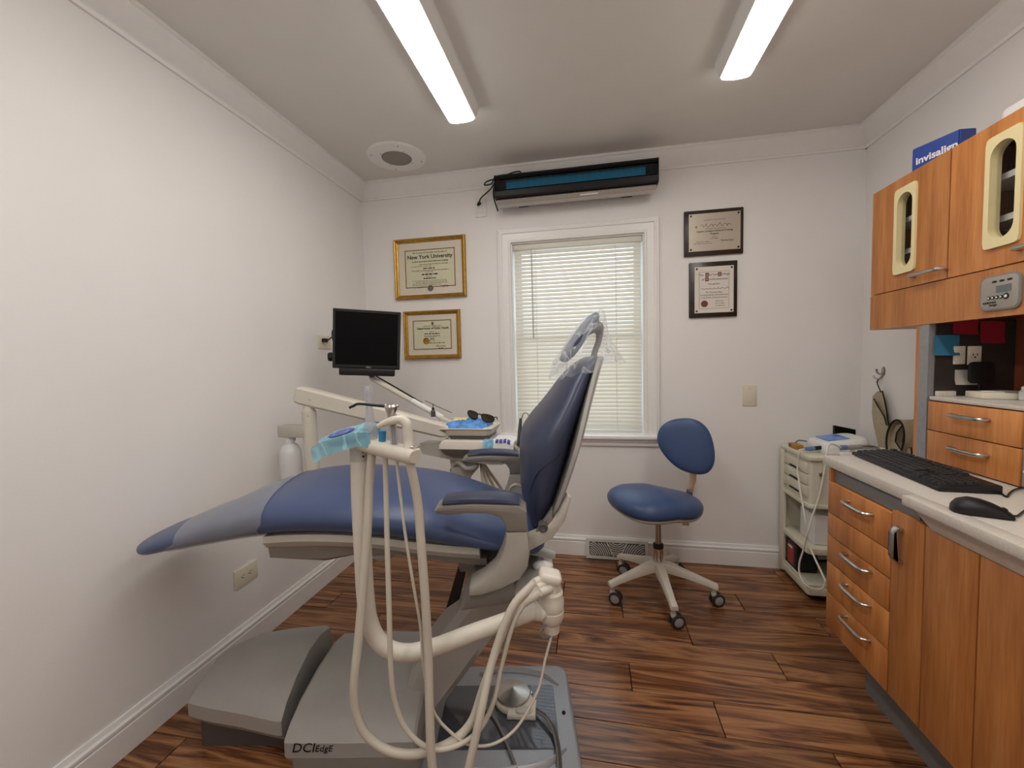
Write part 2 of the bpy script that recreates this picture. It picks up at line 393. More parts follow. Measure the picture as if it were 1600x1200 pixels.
# crown
CR = [(0, 0), (.010, 0), (.014, .010), (.010, .014), (.016, .022), (.030, .032), (.042, .052), (.060, .072), (.066, .084), (.074, .088), (.074, .1), (0, .1)]
CRZ = CZH-.1
struct('trim_1', MB().prism([(LX+a, CRZ+z) for a, z in CR], XZ, FY, BY), 'trim', smooth=25)
struct('trim_2', MB().prism([(BY-a, CRZ+z) for a, z in CR], YZ, LX, RX), 'trim', smooth=25)
struct('trim_3', MB().prism([(RX-a, CRZ+z) for a, z in CR], XZ, FY, BY), 'trim', smooth=25)
# ---- window: jamb, sashes, panes, casing, stool and apron
win = struct('window_1', MB().mitre((WX0+.008, WZ0+.008), (WX1-.008, WZ1-.008), [(.0, BY), (.0079, BY), (.0079, BY+.118), (0, BY+.118)], lambda p, q, h: V3((p, h, q))), 'trim')
zm = (WZ0+WZ1)/2
for za, zb, yy in ((WZ0+.01, zm+.02, BY+.078), (zm-.02, WZ1-.01, BY+.098)):
    sh = MB().mitre((WX0+.05, za+.042), (WX1-.05, zb-.042), [(0, yy), (.04, yy), (.04, yy+.02), (0, yy+.02)], lambda p, q, h: V3((p, h, q))).build('sash', 'trim', win)
    MB().box((WX0+.05, yy+.008, za+.042), (WX1-.05, yy+.012, zb-.042)).build('pane', 'glass', sh, smooth=0)
cas = [(0, BY), (0, BY-.018), (.012, BY-.021), (.016, BY-.017), (.052, BY-.018), (.057, BY-.024), (.068, BY-.026), (.072, BY-.021), (.079, BY-.021), (.084, BY-.015), (.084, BY)]
mb = MB()
def side(pts): return pts
# three-sided casing (left, head, right) mitred at the top
rings = []
for sx, top in ((-1, 0), (-1, 1), (1, 1), (1, 0)):
    rings.append([V3(((WX0-o) if sx < 0 else (WX1+o), h, (WZ1+o) if top else WZ0)) for o, h in cas])
mb.loft(rings); struct('trim_4', mb, 'trim', smooth=25)
struct('trim_5', MB().box((WX0-.10, BY-.045, WZ0-.024), (WX1+.10, BY, WZ0), .006).box((WX0-.084, BY-.03, WZ0-.032), (WX1+.084, BY, WZ0-.024), .003), 'trim')      # sill
struct('trim_6', MB().prism([(BY, WZ0-.032), (BY-.022, WZ0-.032), (BY-.022, WZ0-.042), (BY-.014, WZ0-.05), (BY-.014, WZ0-.066), (BY-.008, WZ0-.074), (BY, WZ0-.074)], YZ, WX0-.075, WX1+.075), 'trim', smooth=0)   # apron under the sill
# ---- blind
YB = BY+.028
bl = thing('window_blind', 'white horizontal mini blind lowered over the only window', 'blind', ((WX0+WX1)/2, YB, WZ0))
MB().box((WX0+.012, YB-.02, WZ1-.045), (WX1-.012, YB+.018, WZ1-.012), .003).build('headrail', 'slat', bl)
BXA, BXB = WX0+.018, WX1-.018
sl = MB(); ta = math.radians(62); W_ = .0135
prof = []
for k in range(5):
    q = (k/4-.5)*2; prof.append((q*W_, .0050*(1-q*q)))
def slat_pt(q, b, t):   # top edge leans to the glass, convex side to the room
    y = q*math.cos(ta)-b*math.sin(ta); z = q*math.sin(ta)+b*math.cos(ta)
    return V3((t, y, z))
for t0 in (0,):
    A = [sl.vs([slat_pt(q, b, x) for q, b in prof]+[slat_pt(q, b-.0005, x) for q, b in reversed(prof)]) for x in (-(BXB-BXA)/2, (BXB-BXA)/2)]
    n = len(A[0])
    for i in range(n): sl.face((A[0][i], A[0][(i+1) % n], A[1][(i+1) % n], A[1][i]))
    sl.face(A[0][::-1]); sl.face(A[1])
bmesh.ops.recalc_face_normals(sl.bm, faces=list(sl.bm.faces))
sme = bpy.data.meshes.new('slat'); sl.bm.to_mesh(sme); sl.bm.free(); sme.shade_smooth(); sme.set_sharp_from_angle(angle=.6); sme.materials.append(Mt['slat'])
z = WZ1-.062; NS = 0
while z > WZ0+.035:
    place('slat', sme, V3(((BXA+BXB)/2, YB, z)), bl); z -= .0242; NS += 1
MB().box((BXA, YB-.011, WZ0+.012), (BXB, YB+.011, WZ0+.026), .003).build('bottom_rail', 'slat', bl)
for px in (BXA+.135, (BXA+BXB)/2+.24):
    MB().tube([(px, YB-.014, WZ1-.04), (px, YB-.014, WZ0+.02)], .0016, 6, 0).build('ladder_cord', 'slat', bl)
MB().tube([(BXA+.11, YB-.02, WZ1-.05), (BXA+.114, YB-.024, WZ1-.6)], .004, 8, 0).build('tilt_wand', mat('clear grey wand', rgb(196, 192, 184), .2), bl)
# ---- ceiling lights
def light(x0, x1, ya, yb, lab):
    L_ = thing('ceiling_light', lab, 'light', ((x0+x1)/2, (ya+yb)/2, 2.36), group='ceiling strip lights')
    xc = (x0+x1)/2; hw = (x1-x0)/2
    MB().prism([(xc-hw-.022, CZH), (xc-hw-.022, 2.415), (xc-hw-.004, 2.374), (xc+hw+.004, 2.374), (xc+hw+.022, 2.415), (xc+hw+.022, CZH)], XZ, ya, yb).build('housing', 'white', L_, smooth=20)
    pr = [(xc-hw, 2.374)]+[(xc+hw*math.cos(math.pi-math.pi*k/10), 2.3735-.0145*math.sin(math.pi*k/10)**.7) for k in range(1, 10)]+[(xc+hw, 2.374)]
    MB().prism(pr, XZ, ya+.006, yb-.004).build('lens', 'lamp', L_, smooth=60)
    return L_
light(-.640, -.518, -.53, 1.912, 'white linear ceiling light over the dental chair, nearer the bare left wall')
light(.534, .646, -.53, 1.876, 'white linear ceiling light on the cabinet side of the room')
# ---- ceiling speaker
sc = V3((-1.085, 2.27, CZH))
sp = thing('ceiling_speaker', 'round white ceiling speaker with grey perforated centre', 'speaker', sc-V3((0, 0, .012)))
MB().lathe([(.168, 0), (.168, -.004), (.160, -.010), (.085, -.012), (.083, 0)], sc).build('trim_ring', 'trim', sp)
MB().lathe([(.084, -.004), (.08, -.014), (.05, -.019), (.001, -.020)], sc).build('grille', mat('grey speaker mesh', rgb(150, 144, 136), .5, bump=.6, bscale=900), sp)
for r_ in (.14, .095):
    for k in range(4):
        a = .5+k*math.pi/2+(.35 if r_ < .1 else 0); MB().lathe([(.003, 0), (.003, -.0025), (.001, -.003)], sc+V3((r_*math.cos(a), r_*math.sin(a), -.0105)), n=8).build('screw', 'dark_taupe', sp)
# ---- black louvred air unit above the window
au = thing('wall_air_unit', 'long black louvred air unit mounted above the window', 'air unit', (-.09, 2.5, 2.18))
AX0, AX1 = -.548, .376
back = BY-.075
MB().prism([(back, 2.347), (2.448, 2.347), (2.440, 2.335), (2.452, 2.325), (2.500, 2.325), (2.500, 2.262), (2.452, 2.262), (2.436, 2.25), (2.436, 2.222), (2.452, 2.214), (back, 2.214)], YZ, AX0, AX1).build('casing', 'black', au, smooth=20)
for x_ in (AX0-.004, AX1):
    MB().prism([(back, 2.349), (2.446, 2.349), (2.432, 2.335), (2.432, 2.222), (2.452, 2.212), (back, 2.212)], YZ, x_, x_+.004).build('end_plate', 'black', au, smooth=0)
MB().box((AX0+.06, 2.488, 2.270), (AX1-.06, 2.499, 2.318)).build('lamp_tube', 'teal', au, smooth=0)
lv = MB().box((AX0, -.017, -.0011), (AX1, .017, .0011)); lvm = bpy.data.meshes.new('louvre'); 
bmesh.ops.transform(lv.bm, matrix=Matrix.Rotation(math.radians(17), 4, 'X'), verts=list(lv.bm.verts)); lv.bm.to_mesh(lvm); lv.bm.free(); lvm.materials.append(Mt['finblack'])
for k in range(8): place('louvre', lvm, V3((0, 2.463, 2.268+k*.0072)), au)
MB().prism([(BY-.076, 2.212), (2.456, 2.212), (2.450, 2.202), (2.462, 2.178), (BY-.076, 2.178)], YZ, AX0+.006, AX1-.006).build('underside_tray', 'steel', au, smooth=0)
MB().box((.05-.10, 2.4545, 2.186), (.05, 2.456, 2.198)).xf(Matrix.Identity(4)).build('rating_label', 'white', au, smooth=0)
for x_ in (-.40, .22): MB().box((x_-.03, BY-.078, 2.2), (x_+.03, BY, 2.33)).build('wall_bracket', 'black', au)
c0 = atY(748, 318, BY-.02)
cb = [atY(778, 330, 2.50), atY(771, 305, 2.48), atY(775, 285, 2.47), atY(795, 272, 2.48), atY(812, 268, 2.5), atY(810, 276, 2.46), atY(780, 279, 2.45), atY(762, 283, 2.46), atY(757, 289, 2.48), atY(768, 287, 2.46), atY(775, 276, 2.46), atY(800, 273, 2.47), atY(776, 283, 2.46), atY(766, 296, 2.49), atY(752, 309, 2.53), c0]
MB().tube(cb, .0042, 8, 6).build('power_cord', 'black', au)
MB().cyl(c0+V3((0, .012, .004)), c0+V3((-.002, -.012, -.012)), .010, .007, 12).cyl(c0+V3((0, .03, .004)), c0+V3((0, .010, .004)), .012, .013, 12).build('plug', 'black', au)
def outlet(name, c, n, u, w, h, lab, cat, m='ivory', sockets=0, rocker=False, toggle=False, slots=None):
    """cover plate centred at c, facing n, width along u"""
    c, n, u = V3(c), V3(n), V3(u); z_ = V3((0, 0, 1))
    T = thing(name, lab, cat, c-z_*h/2)
    F = Matrix((u, z_, n)).transposed().to_4x4(); F.translation = c+n*.003
    MB().obox(F, (w, h, .006), .002).build('cover_plate', m, T)
    horiz = w > h
    for k in range(sockets):
        off = (k-.5)*.038*(1 if sockets > 1 else 0); cc = c+(u if horiz else z_)*off+n*.0065
        s_ = MB().loft([circ(cc-n*.003, u, z_, .0165, .0145, 20, 2.6), circ(cc, u, z_, .016, .014, 20, 2.6)]).build('socket', m, T)
        aa, bb = (z_, u) if horiz else (u, z_)
        for sg in (-1, 1):
            G = Matrix((aa, bb, n)).transposed().to_4x4(); G.translation = cc+aa*sg*.006+bb*.003
            MB().obox(G, (.0022, .008, .001)).build('slot', 'dark', s_, smooth=0)
        MB().lathe([(.0028, 0), (.0028, .0006)], cc-bb*.006, n, 10).build('slot', 'dark', s_, smooth=0)
    if rocker:
        G = F.copy(); G.translation = c+n*.0065; MB().obox(G, (.033, .066, .004), .001).build('rocker', m, T)
    if toggle:
        G = F.copy(); G.translation = c+n*.010; MB().obox(G, (.010, .020, .012), .002).build('toggle', m, T)
    return T
X_, Y_, Z_ = V3((1, 0, 0)), V3((0, 1, 0)), V3((0, 0, 1))
outlet('wall_outlet', (LX, 1.50, .332), X_, Y_, .122, .080, 'cream duplex outlet low on the left wall under the leg rest', 'outlet', sockets=2)
o2 = outlet('wall_outlet', (LX, 2.12, 1.375), X_, Y_, .115, .075, 'cream outlet with black plug on the left wall beside the monitor', 'outlet', sockets=2)
outlet('wall_outlet', (-.677, BY, 2.222), -Y_, X_, .075, .118, 'white outlet plate high on the back wall beside the air unit', 'outlet', 'white', rocker=True)
bw = outlet('blank_wall_plate', (.900, BY, 1.012), -Y_, X_, .075, .120, 'cream blank wall plate on the back wall above the stool', 'wall plate')
for z in (.972, 1.052): MB().lathe([(.003, 0), (.003, .0008), (.001, .0012)], (.900, BY-.006, z), (0, -1, 0), 10).build('screw', 'beige2', bw)
oc = atY(589, 716, BY)
outlet('wall_outlet', (oc.x, BY, .745), -Y_, X_, .070, .115, 'white duplex outlet low on the back wall behind the dental chair', 'outlet', 'white', sockets=2)
# ---- floor register
rg = thing('wall_register', 'white metal air register with sunburst louvres at the back baseboard', 'vent', (.143, BY-.05, 0))
GX0, GX1, GZ = -.044, .330, .118
def rgp(x, z, d): return V3((x, BY-.052+z*.22-d, z))
mb = MB(); A = [(GX0, .004), (GX1, .004), (GX1, GZ), (GX0, GZ)]
mb.loft([[rgp(x, z, 0) for x, z in A], [V3((x, BY-.017, z)) for x, z in A]]); mb.build('body', 'grille', rg, smooth=0)
MB().loft([[rgp(x, z, .0006) for x, z in ((GX0+.02, .022), (GX1-.02, .022), (GX1-.02, GZ-.016), (GX0+.02, GZ-.016))], [rgp(x, z, .0001) for x, z in ((GX0+.02, .022), (GX1-.02, .022), (GX1-.02, GZ-.016), (GX0+.02, GZ-.016))]]).build('slot_backing', 'dark_taupe', rg, smooth=0)
xc = (GX0+GX1)/2
fin = MB()
def inwin(x, z): return GX0+.02 < x < GX1-.02 and .022 < z < GZ-.016
for cx, cz, sgn, lo, hi in ((GX0+.005, .0, 1, GX0+.02, xc-.03), (GX1-.005, .0, -1, xc+.03, GX1-.02), (xc, GZ+.02, 0, xc-.07, xc+.07)):
    for k in range(1, 20):
        r = .012+k*.0118; seg = []
        for a in range(0, 361, 6):
            x = cx+r*math.cos(math.radians(a)); z_w = cz+r*math.sin(math.radians(a))
            t = (z_w-.022)/(GZ-.038)
            l0 = xc-.018-.045*t; r0 = xc+.018+.045*t
            ok = inwin(x, z_w) and ((sgn == 1 and x < l0) or (sgn == -1 and x > r0) or (sgn == 0 and l0 < x < r0))
            if ok: seg.append(rgp(x, z_w, .0015))
            else:
                if len(seg) > 1: fin.tube(seg, .0036, 4, 0)
                seg = []
        if len(seg) > 1: fin.tube(seg, .0036, 4, 0)
fin.build('louvres', 'grille', rg, smooth=0, kind='stuff')
for s_ in (-1, 1):
    MB().tube([rgp(xc+s_*.018, .02, .002), rgp(xc+s_*.063, GZ-.014, .002)], .003, 6, 0).build('divider', 'grille', rg)
# ================================================================== wall frames
def onwall(x, z, d=0): return V3((x, BY-d, z))
def wtext(s_, x, z, size, m, parent, d, **k):
    return text(s_, size, face_mat((x, BY-d, z), X_, Z_), m, parent, **k)
def squiggle(x0, x1, z, amp, d, parent, m='ink', seed=1, name='signature', r=.0011):
    rn = random.Random(seed); pts = []; n = 22
    for k in range(n+1):
        t = k/n; pts.append(onwall(x0+(x1-x0)*t+rn.uniform(-.004, .004), z+amp*math.sin(k*1.9)*rn.uniform(.25, 1), d))
    return MB().tube(pts, r, 4, 3).build(name, m, parent)
def printline(x0, x1, z, h, d, parent, m='inkgrey', seed=0):
    """a line of print too fine to read: short word-length bars"""
    rn = random.Random(seed); mb = MB(); x = x0
    while x < x1-.004:
        w = min(rn.uniform(.006, .026), x1-x); mb.box((x, BY-d-.0002, z-h/2), (x+w, BY-d, z+h/2)); x += w+rn.uniform(.0025, .005)
    mb.build('print_line', m, parent, smooth=0, kind='stuff')
gold_prof = [(0, BY-.006), (.002, BY-.012), (.010, BY-.016), (.013, BY-.024), (.020, BY-.028), (.025, BY-.026), (.028, BY-.018), (.028, BY), (0, BY)]
fw = lambda p, q, h: V3((p, h, q))
def diploma(x0, x1, z0, z1, lab, mw):
    T = thing('framed_diploma', lab, 'diploma', ((x0+x1)/2, BY, z0), group='gold framed diplomas left of the window')
    MB().mitre((x0+.028, z0+.028), (x1-.028, z1-.028), gold_prof, fw).build('frame', 'gold', T, smooth=30)
    MB().box((x0+.02, BY-.008, z0+.02), (x1-.02, BY-.001, z1-.02)).build('mat_board', 'matboard', T, smooth=0)
    a, b = (x0+.028+mw, z0+.028+mw), (x1-.028-mw, z1-.028-mw)
    MB().mitre(a, b, [(0, BY-.0082), (0, BY-.0098), (.005, BY-.0098), (.005, BY-.0082)], fw).build('inner_fillet', 'brownline', T, smooth=0)
    MB().box((a[0], BY-.009, a[1]), (b[0], BY-.0078, b[1])).build('certificate', 'parchment', T, smooth=0)
    return T, a, b
d_ = .0094
T, a, b = diploma(-1.276, -.784, 1.668, 2.060, 'larger gold framed university diploma, the upper one left of the window', .050)
xm = (a[0]+b[0])/2; W2 = b[0]-a[0]
wtext('The Trustees & Chancellor and Faculties of', xm, 1.962, .0135, 'ink', T, d_, shear=.1)
wtext('New York University', xm, 1.928, .036, 'ink', T, d_, bold=.0008)
wtext('To all to whom these letters shall come Greeting', xm, 1.906, .0125, 'ink', T, d_, bold=.0003)
for k, (u0, u1, z_, h_, m_) in enumerate([(.28, .88, 1.890, .004, 'inkgrey'), (.12, .55, 1.878, .003, 'inkgrey'), (.36, .60, 1.864, .006, 'ink'), (.12, .88, 1.850, .004, 'inkgrey'), (.40, .56, 1.840, .003, 'inkgrey'), (.33, .66, 1.825, .008, 'ink'), (.42, .54, 1.812, .003, 'inkgrey'), (.36, .62, 1.799, .007, 'ink'), (.13, .86, 1.784, .003, 'inkgrey'), (.20, .86, 1.775, .003, 'inkgrey'), (.13, .86, 1.766, .003, 'inkgrey'), (.13, .72, 1.757, .003, 'inkgrey')]):
    printline(a[0]+u0*W2, a[0]+u1*W2, z_, h_*1.1, d_, T, m_, k)
squiggle(a[0]+.17*W2, a[0]+.40*W2, 1.742, .007, d_, T, 'inkgrey', 3); squiggle(a[0]+.72*W2, a[0]+.86*W2, 1.745, .010, d_, T, 'inkgrey', 8)
MB().lathe([(.020, 0), (.020, .0006), (.016, .0008), (.016, .0002)], onwall(xm, 1.734, d_), (0, -1, 0)).build('seal', 'inkgrey', T)
T, a, b = diploma(-1.226, -.833, 1.270, 1.588, 'smaller gold framed health department licence, below the university diploma', .040)
xm = (a[0]+b[0])/2+.005; W2 = b[0]-a[0]
wtext('STATE OF CONNECTICUT', xm, 1.482, .011, 'ink', T, d_); wtext('Department of Public Health', xm, 1.466, .019, 'ink', T, d_, bold=.0004)
MB().loft([circ(onwall(xm, 1.502, d_), X_, Z_, .009, .012, 14), circ(onwall(xm, 1.502, d_+.0006), X_, Z_, .008, .011, 14)]).build('emblem', 'inkgrey', T)
for k, (u0, u1, z_, h_, m_) in enumerate([(.44, .56, 1.450, .004, 'inkgrey'), (.29, .70, 1.436, .006, 'ink'), (.27, .73, 1.421, .004, 'inkgrey'), (.38, .60, 1.414, .003, 'inkgrey'), (.44, .55, 1.402, .006, 'ink'), (.42, .58, 1.390, .003, 'inkgrey'), (.41, .86, 1.375, .005, 'inkgrey'), (.66, .80, 1.338, .007, 'ink')]):
    printline(a[0]+u0*W2, a[0]+u1*W2, z_, h_*1.1, d_, T, m_, 40+k)
squiggle(a[0]+.60*W2, a[0]+.86*W2, 1.353, .006, d_, T, 'ink', 5)
MB().lathe([(.0225, 0), (.0225, .0012), (.018, .0016), (.017, .0012), (.001, .0014)], onwall(a[0]+.335*W2, 1.389, d_), (0, -1, 0)).build('gold_seal', 'gold', T)
def plaque(x0, x1, z0, z1, px0, px1, pz0, pz1, lab, pm):
    T = thing('award_plaque', lab, 'plaque', ((x0+x1)/2, BY, z0), group='dark plaques right of the window')
    MB().box((x0, BY-.016, z0), (x1, BY, z1), .004, 2).build('board', 'walnut', T)
    MB().box((px0, BY-.019, pz0), (px1, BY-.0155, pz1)).build('plate', pm, T, smooth=0)
    for x in (px0+.011, px1-.011):
        for z in (pz0+.011, pz1-.011): MB().lathe([(.0055, 0), (.0055, .002), (.003, .004), (.001, .0045)], onwall(x, z, .019), (0, -1, 0), 14).build('stud', 'black', T)
    return T
d_ = .0192
T = plaque(.540, .857, 1.825, 2.083, .565, .840, 1.850, 2.062, 'dark wood plaque with champagne metal plate, the wide upper one', 'plate')
xm = .703
wtext('CERTIFICATE OF RECOGNITION', xm, 2.020, .008, 'inkgrey', T, d_)
squiggle(.628, .790, 1.992, .013, d_, T, 'inkred', 11, 'engraved_name', .0012)
printline(.655, .760, 1.974, .003, d_, T, 'inkgrey', 61)
wtext('Implant Company Advanced Training', xm, 1.957, .0128, 'ink', T, d_, bold=.0003); wtext('Program', xm, 1.941, .0128, 'ink', T, d_, bold=.0003)
printline(.688, .720, 1.926, .003, d_, T, 'inkgrey', 62); printline(.680, .728, 1.917, .003, d_, T, 'inkgrey', 63)
printline(.605, .682, 1.902, .003, d_, T, 'inkgrey', 64); printline(.592, .690, 1.892, .003, d_, T, 'inkgrey', 65)
squiggle(.735, .805, 1.903, .008, d_, T, 'inkgrey', 14)
MB().loft([[onwall(.605+x, 1.987+z, d_) for x, z in ((0, .008), (.006, 0), (0, -.008), (-.006, 0))], [onwall(.605+x, 1.987+z, d_+.0006) for x, z in ((0, .008), (.006, 0), (0, -.008), (-.006, 0))]]).build('emblem', 'inkgrey', T, smooth=0)
T = plaque(.568, .827, 1.470, 1.788, .597, .806, 1.496, 1.760, 'dark wood plaque holding a white certificate, the narrow lower one', 'certpaper')
xm = .700
MB().mitre((.622, 1.521), (.780, 1.730), [(0, BY-.0190), (0, BY-.0196), (.0012, BY-.0196), (.0012, BY-.0190)], fw).build('ruled_border', 'inkgrey', T, smooth=0)
wtext('The    merican    ollege', xm, 1.708, .018, 'ink', T, d_, shear=.15); wtext('of    rosthodontists', xm+.004, 1.682, .018, 'ink', T, d_, shear=.15)
for x, z, s_ in ((.664, 1.7135, 'A'), (.732, 1.7135, 'C'), (.663, 1.688, 'P')):
    q = MB().box((x-.0095, BY-.0196, z-.0115), (x+.0095, BY-.0189, z+.0115)).build('illuminated_initial', 'inkred', T, smooth=0)
    wtext(s_, x, z-.006, .016, 'certpaper', T, .0198)
wtext('Recognizes', xm, 1.656, .014, 'ink', T, d_, shear=.2)
squiggle(.632, .778, 1.634, .006, d_, T, 'ink', 21, 'engraved_name', .0011)
wtext('for Outstanding', xm, 1.609, .0135, 'ink', T, d_, shear=.2); wtext('Undergraduate Achievement', xm, 1.594, .0128, 'ink', T, d_, shear=.2); wtext('in the Study of Prosthodontics', xm, 1.579, .0118, 'ink', T, d_, shear=.2)
MB().lathe([(.019, 0), (.019, .0006), (.014, .0008), (.014, .0002), (.011, .0002), (.011, .0008), (.001, .0008)], onwall(.650, 1.548, d_), (0, -1, 0)).build('red_seal', 'inkred', T)
for k, z_ in enumerate((1.561, 1.548, 1.535)): printline(.708, .757, z_, .003, d_, T, 'inkgrey', 70+k)
# ================================================================== stool
sx, sy = .332, 2.19
st = thing('rolling_stool', 'blue vinyl operator stool with backrest on five casters', 'stool', (sx, sy, 0))
C0 = V3((sx, sy, 0))
for k in range(5):
    a = math.radians(-84+72*k); dx = V3((math.cos(a), math.sin(a), 0)); n = V3((-dx.y, dx.x, 0))
    def sec(r, z, w, h): return [C0+dx*r+n*(w*c)+V3((0, 0, z+h*s)) for c, s in ((-1, -1), (1, -1), (1, .3), (.7, 1), (-.7, 1), (-1, .3))]
    leg = MB().loft([sec(.02, .160, .026, .022), sec(.06, .158, .026, .022), sec(.14, .138, .021, .016), sec(.235, .112, .017, .012), sec(.272, .101, .018, .011), sec(.280, .099, .016, .009)]).build('leg', 'beige', st)
    p = C0+dx*.262
    cs = MB().cyl(p+V3((0, 0, .062)), p+V3((0, 0, .094)), .011, .011, 14).build('caster_stem', 'beige2', st)
    wd = V3((math.cos(a+2.2), math.sin(a+2.2), 0)) if k not in (0, 1) else V3((-.25, -.97, 0))
    wd = V3((.30, -.95, 0)).normalized() if k in (0, 2, 1) else V3((-.3, -.95, 0)).normalized()
    fw2 = V3((-wd.y, wd.x, 0))
    hub = p+fw2*.016+V3((0, 0, .032))
    MB().cyl(hub-wd*.006, hub+wd*.006, .022, .022, 18).tube([p+V3((0, 0, .068)), p+V3((0, 0, .055)), hub+V3((0, 0, .012))], .013, 10, 4).build('caster_fork', 'beige', cs)
    for s_ in (-1, 1):
        MB().lathe([(.021, .006), (.030, .006), (.032, .009), (.032, .018), (.030, .021), (.023, .0215), (.022, .0175)], hub, wd*s_, 26).build('wheel', 'tyre', cs)
        MB().lathe([(.0225, .007), (.0225, .019), (.019, .0205), (.001, .0215)], hub, wd*s_, 22).build('wheel_cap', 'greyp', cs)
MB().lathe([(.040, .135), (.046, .15), (.044, .178), (.030, .184)], C0).build('hub', 'beige', st)
MB().lathe([(.024, .175), (.0255, .24), (.0255, .262), (.019, .262)], C0).build('column_sleeve', 'chrome', st)
MB().lathe([(.026, .255), (.027, .262), (.026, .275), (.018, .278)], C0).build('sleeve_collar', 'black', st)
MB().cyl(C0+V3((0, 0, .27)), C0+V3((0, 0, .48)), .0155).build('gas_lift', 'steel', st)
# seat: broad contoured pad, wide at left, drawn out to the right rear
sd = V3((.93, .36, 0)).normalized(); sn = V3((-sd.y, sd.x, 0))     # towards the back rest
sc_ = C0+V3((-.005, 0, 0))
def seat_ring(k, h, dz):
    out = []
    for i in range(40):
        a = 2*math.pi*i/40; ca, sa = math.cos(a), math.sin(a)
        rl = .238*(1-.02*ca); rw = .205*(1-.26*ca)*(1+.03*math.cos(2*a))
        P_ = sd*(rl*math.copysign(abs(ca)**.9, ca)*k)+sn*(rw*math.copysign(abs(sa)**.86, sa)*k)
        l_ = P_.dot(sd)/.23; w_ = P_.dot(sn)/.2
        z = .512+h+.022*l_*l_*(1 if l_ > 0 else .0)-.058*(l_ > 0)*l_-.030*(l_ < -.35)*(l_+.35)**2-.018*w_*w_+.016*(1-l_)*.5
        out.append(sc_+V3((P_.x, P_.y, z+dz)))
    return out
mb = MB(); prof_s = [(.02, .050), (.3, .049), (.6, .046), (.82, .040), (.94, .026), (.99, .010), (1.0, -.006), (.985, -.022), (.94, -.032)]
mb.loft([seat_ring(k, h, 0) for k, h in prof_s]); mb.build('seat', 'vinyl3', st, smooth=60)
MB().loft([seat_ring(k, h, 0) for k, h in ((.945, -.028), (.955, -.038), (.90, -.050), (.5, -.054), (.05, -.055))]).build('seat_shell', 'beige2', st, smooth=60)
# backrest
bo = [(1027, 690), (1027, 680), (1031, 669), (1039, 661), (1050, 656), (1064, 653.5), (1080, 654), (1094, 659), (1105, 669), (1112, 683), (1116, 700), (1117, 716), (1114, 729), (1107, 738), (1096, 741.5), (1082, 740), (1066, 735), (1052, 726), (1040, 714), (1031, 701)]
bn = V3((-.16, -.96, .10)).normalized()
bc = atY(1073, 697, 2.26)
def on_plane(px, py, c, n):
    r = ray(px, py); return EYE+r*((c-EYE).dot(n)/r.dot(n))
ol = crom([on_plane(*q, bc, bn) for q in bo]+[on_plane(*bo[0], bc, bn)], 3)[:-1]
MB().pad(ol, bn, .026, .016).build('backrest', 'vinyl3', st, smooth=60)
cB = sum(ol, V3())/len(ol)
MB().pad([cB+(p-cB)*.985-bn*.012 for p in ol], -bn, .012, .004).build('back_shell', 'beige2', st, smooth=60)
p1 = atY(1083, 742, 2.27); p2 = atY(1078, 765, 2.275); p3 = atY(1071, 821, 2.275)
MB().loft([[q+V3((sx_*.017, 0, 0))+bn*sy_*.004 for sx_, sy_ in ((-1, -1), (1, -1), (1, 1), (-1, 1))] for q in crom([bc-bn*.022, p1-bn*.012, p2, atY(1074, 790, 2.275), p3], 4)]).build('back_support_bar', 'chrome', st)
MB().box((p3.x-.03, p3.y-.02, .445), (p3.x+.02, p3.y+.025, .468), .006).tube([C0+V3((.02, .02, .455)), (p3.x, p3.y, .455)], .016, 8, 0).build('support_bracket', 'beige2', st)
# ================================================================== ivory cart
K0, K1, KY0, KY1 = 1.052, 1.405, 2.235, 2.545
ct = thing('utility_cart', 'ivory plastic rolling cart with three slim drawers in the corner', 'cart', (1.23, 2.39, 0))
def slab(z0, z1, ins=0): return MB().prism(rrect(K0+ins, KY0+ins, K1-ins, KY1-ins, .02), XY, z0, z1, .003)
slab(.718, .738, -.006).build('top', 'cart', ct)
mb = MB()
for k in range(1): mb.prism(rrect(K0+.006, KY0+.006, K1-.006, KY1-.006, .016), XY, .495, .719)
mb.build('drawer_housing', 'cart', ct)
slab(.478, .497, -.004).build('lower_deck', 'cart', ct)
for k, (z0, z1) in enumerate(((.648, .700), (.590, .643), (.530, .585))):
    dr = MB().box((K0-.006, KY0+.022, z0), (K0+.01, KY1-.05, z1), .003).build('drawer', 'cart', ct)
    MB().box((K0-.0068, KY0+.09, z0+.001), (K0+.004, KY1-.115, z0+.012), .002).build('finger_slot', 'dark', dr)
for y in (KY1-.045, ):
    MB().box((K0-.005, y, .03), (K0+.012, KY1+.004, .72), .004).build('side_post', 'cart', ct)
MB().box((K1-.02, KY1-.05, .03), (K1+.004, KY1+.004, .72), .004).box((K1-.02, KY0, .03), (K1+.004, KY0+.03, .72), .004).build('rear_post', 'cart', ct)
MB().box((K0+.02, KY1-.012, .06), (K1-.01, KY1-.002, .5)).build('back_panel', 'cart', ct)
slab(.245, .275, -.002).build('shelf', 'cart', ct)
mb = MB(); mb.prism(rrect(K0, KY0, K1, KY1, .02), XY, .035, .075, .003); mb.build('bottom_tray', 'cart', ct)
MB().mitre((K0+.012, KY0+.012), (K1-.012, KY1-.012), [(0, .075), (0, .088), (.010, .088), (.010, .075)], lambda p, q, h: V3((p, q, h))).build('tray_rim', 'cart', ct)
MB().prism(rrect(K0+.015, KY0+.015, K1-.015, KY1-.015, .02), XY, .012, .036).build('plinth', 'black', ct)
for x in (K0+.05, K1-.05):
    for y in (KY0+.05, KY1-.05): MB().cyl((x-.012, y, .0165), (x+.012, y, .0165), .0165, n=16).build('caster', 'black', ct)
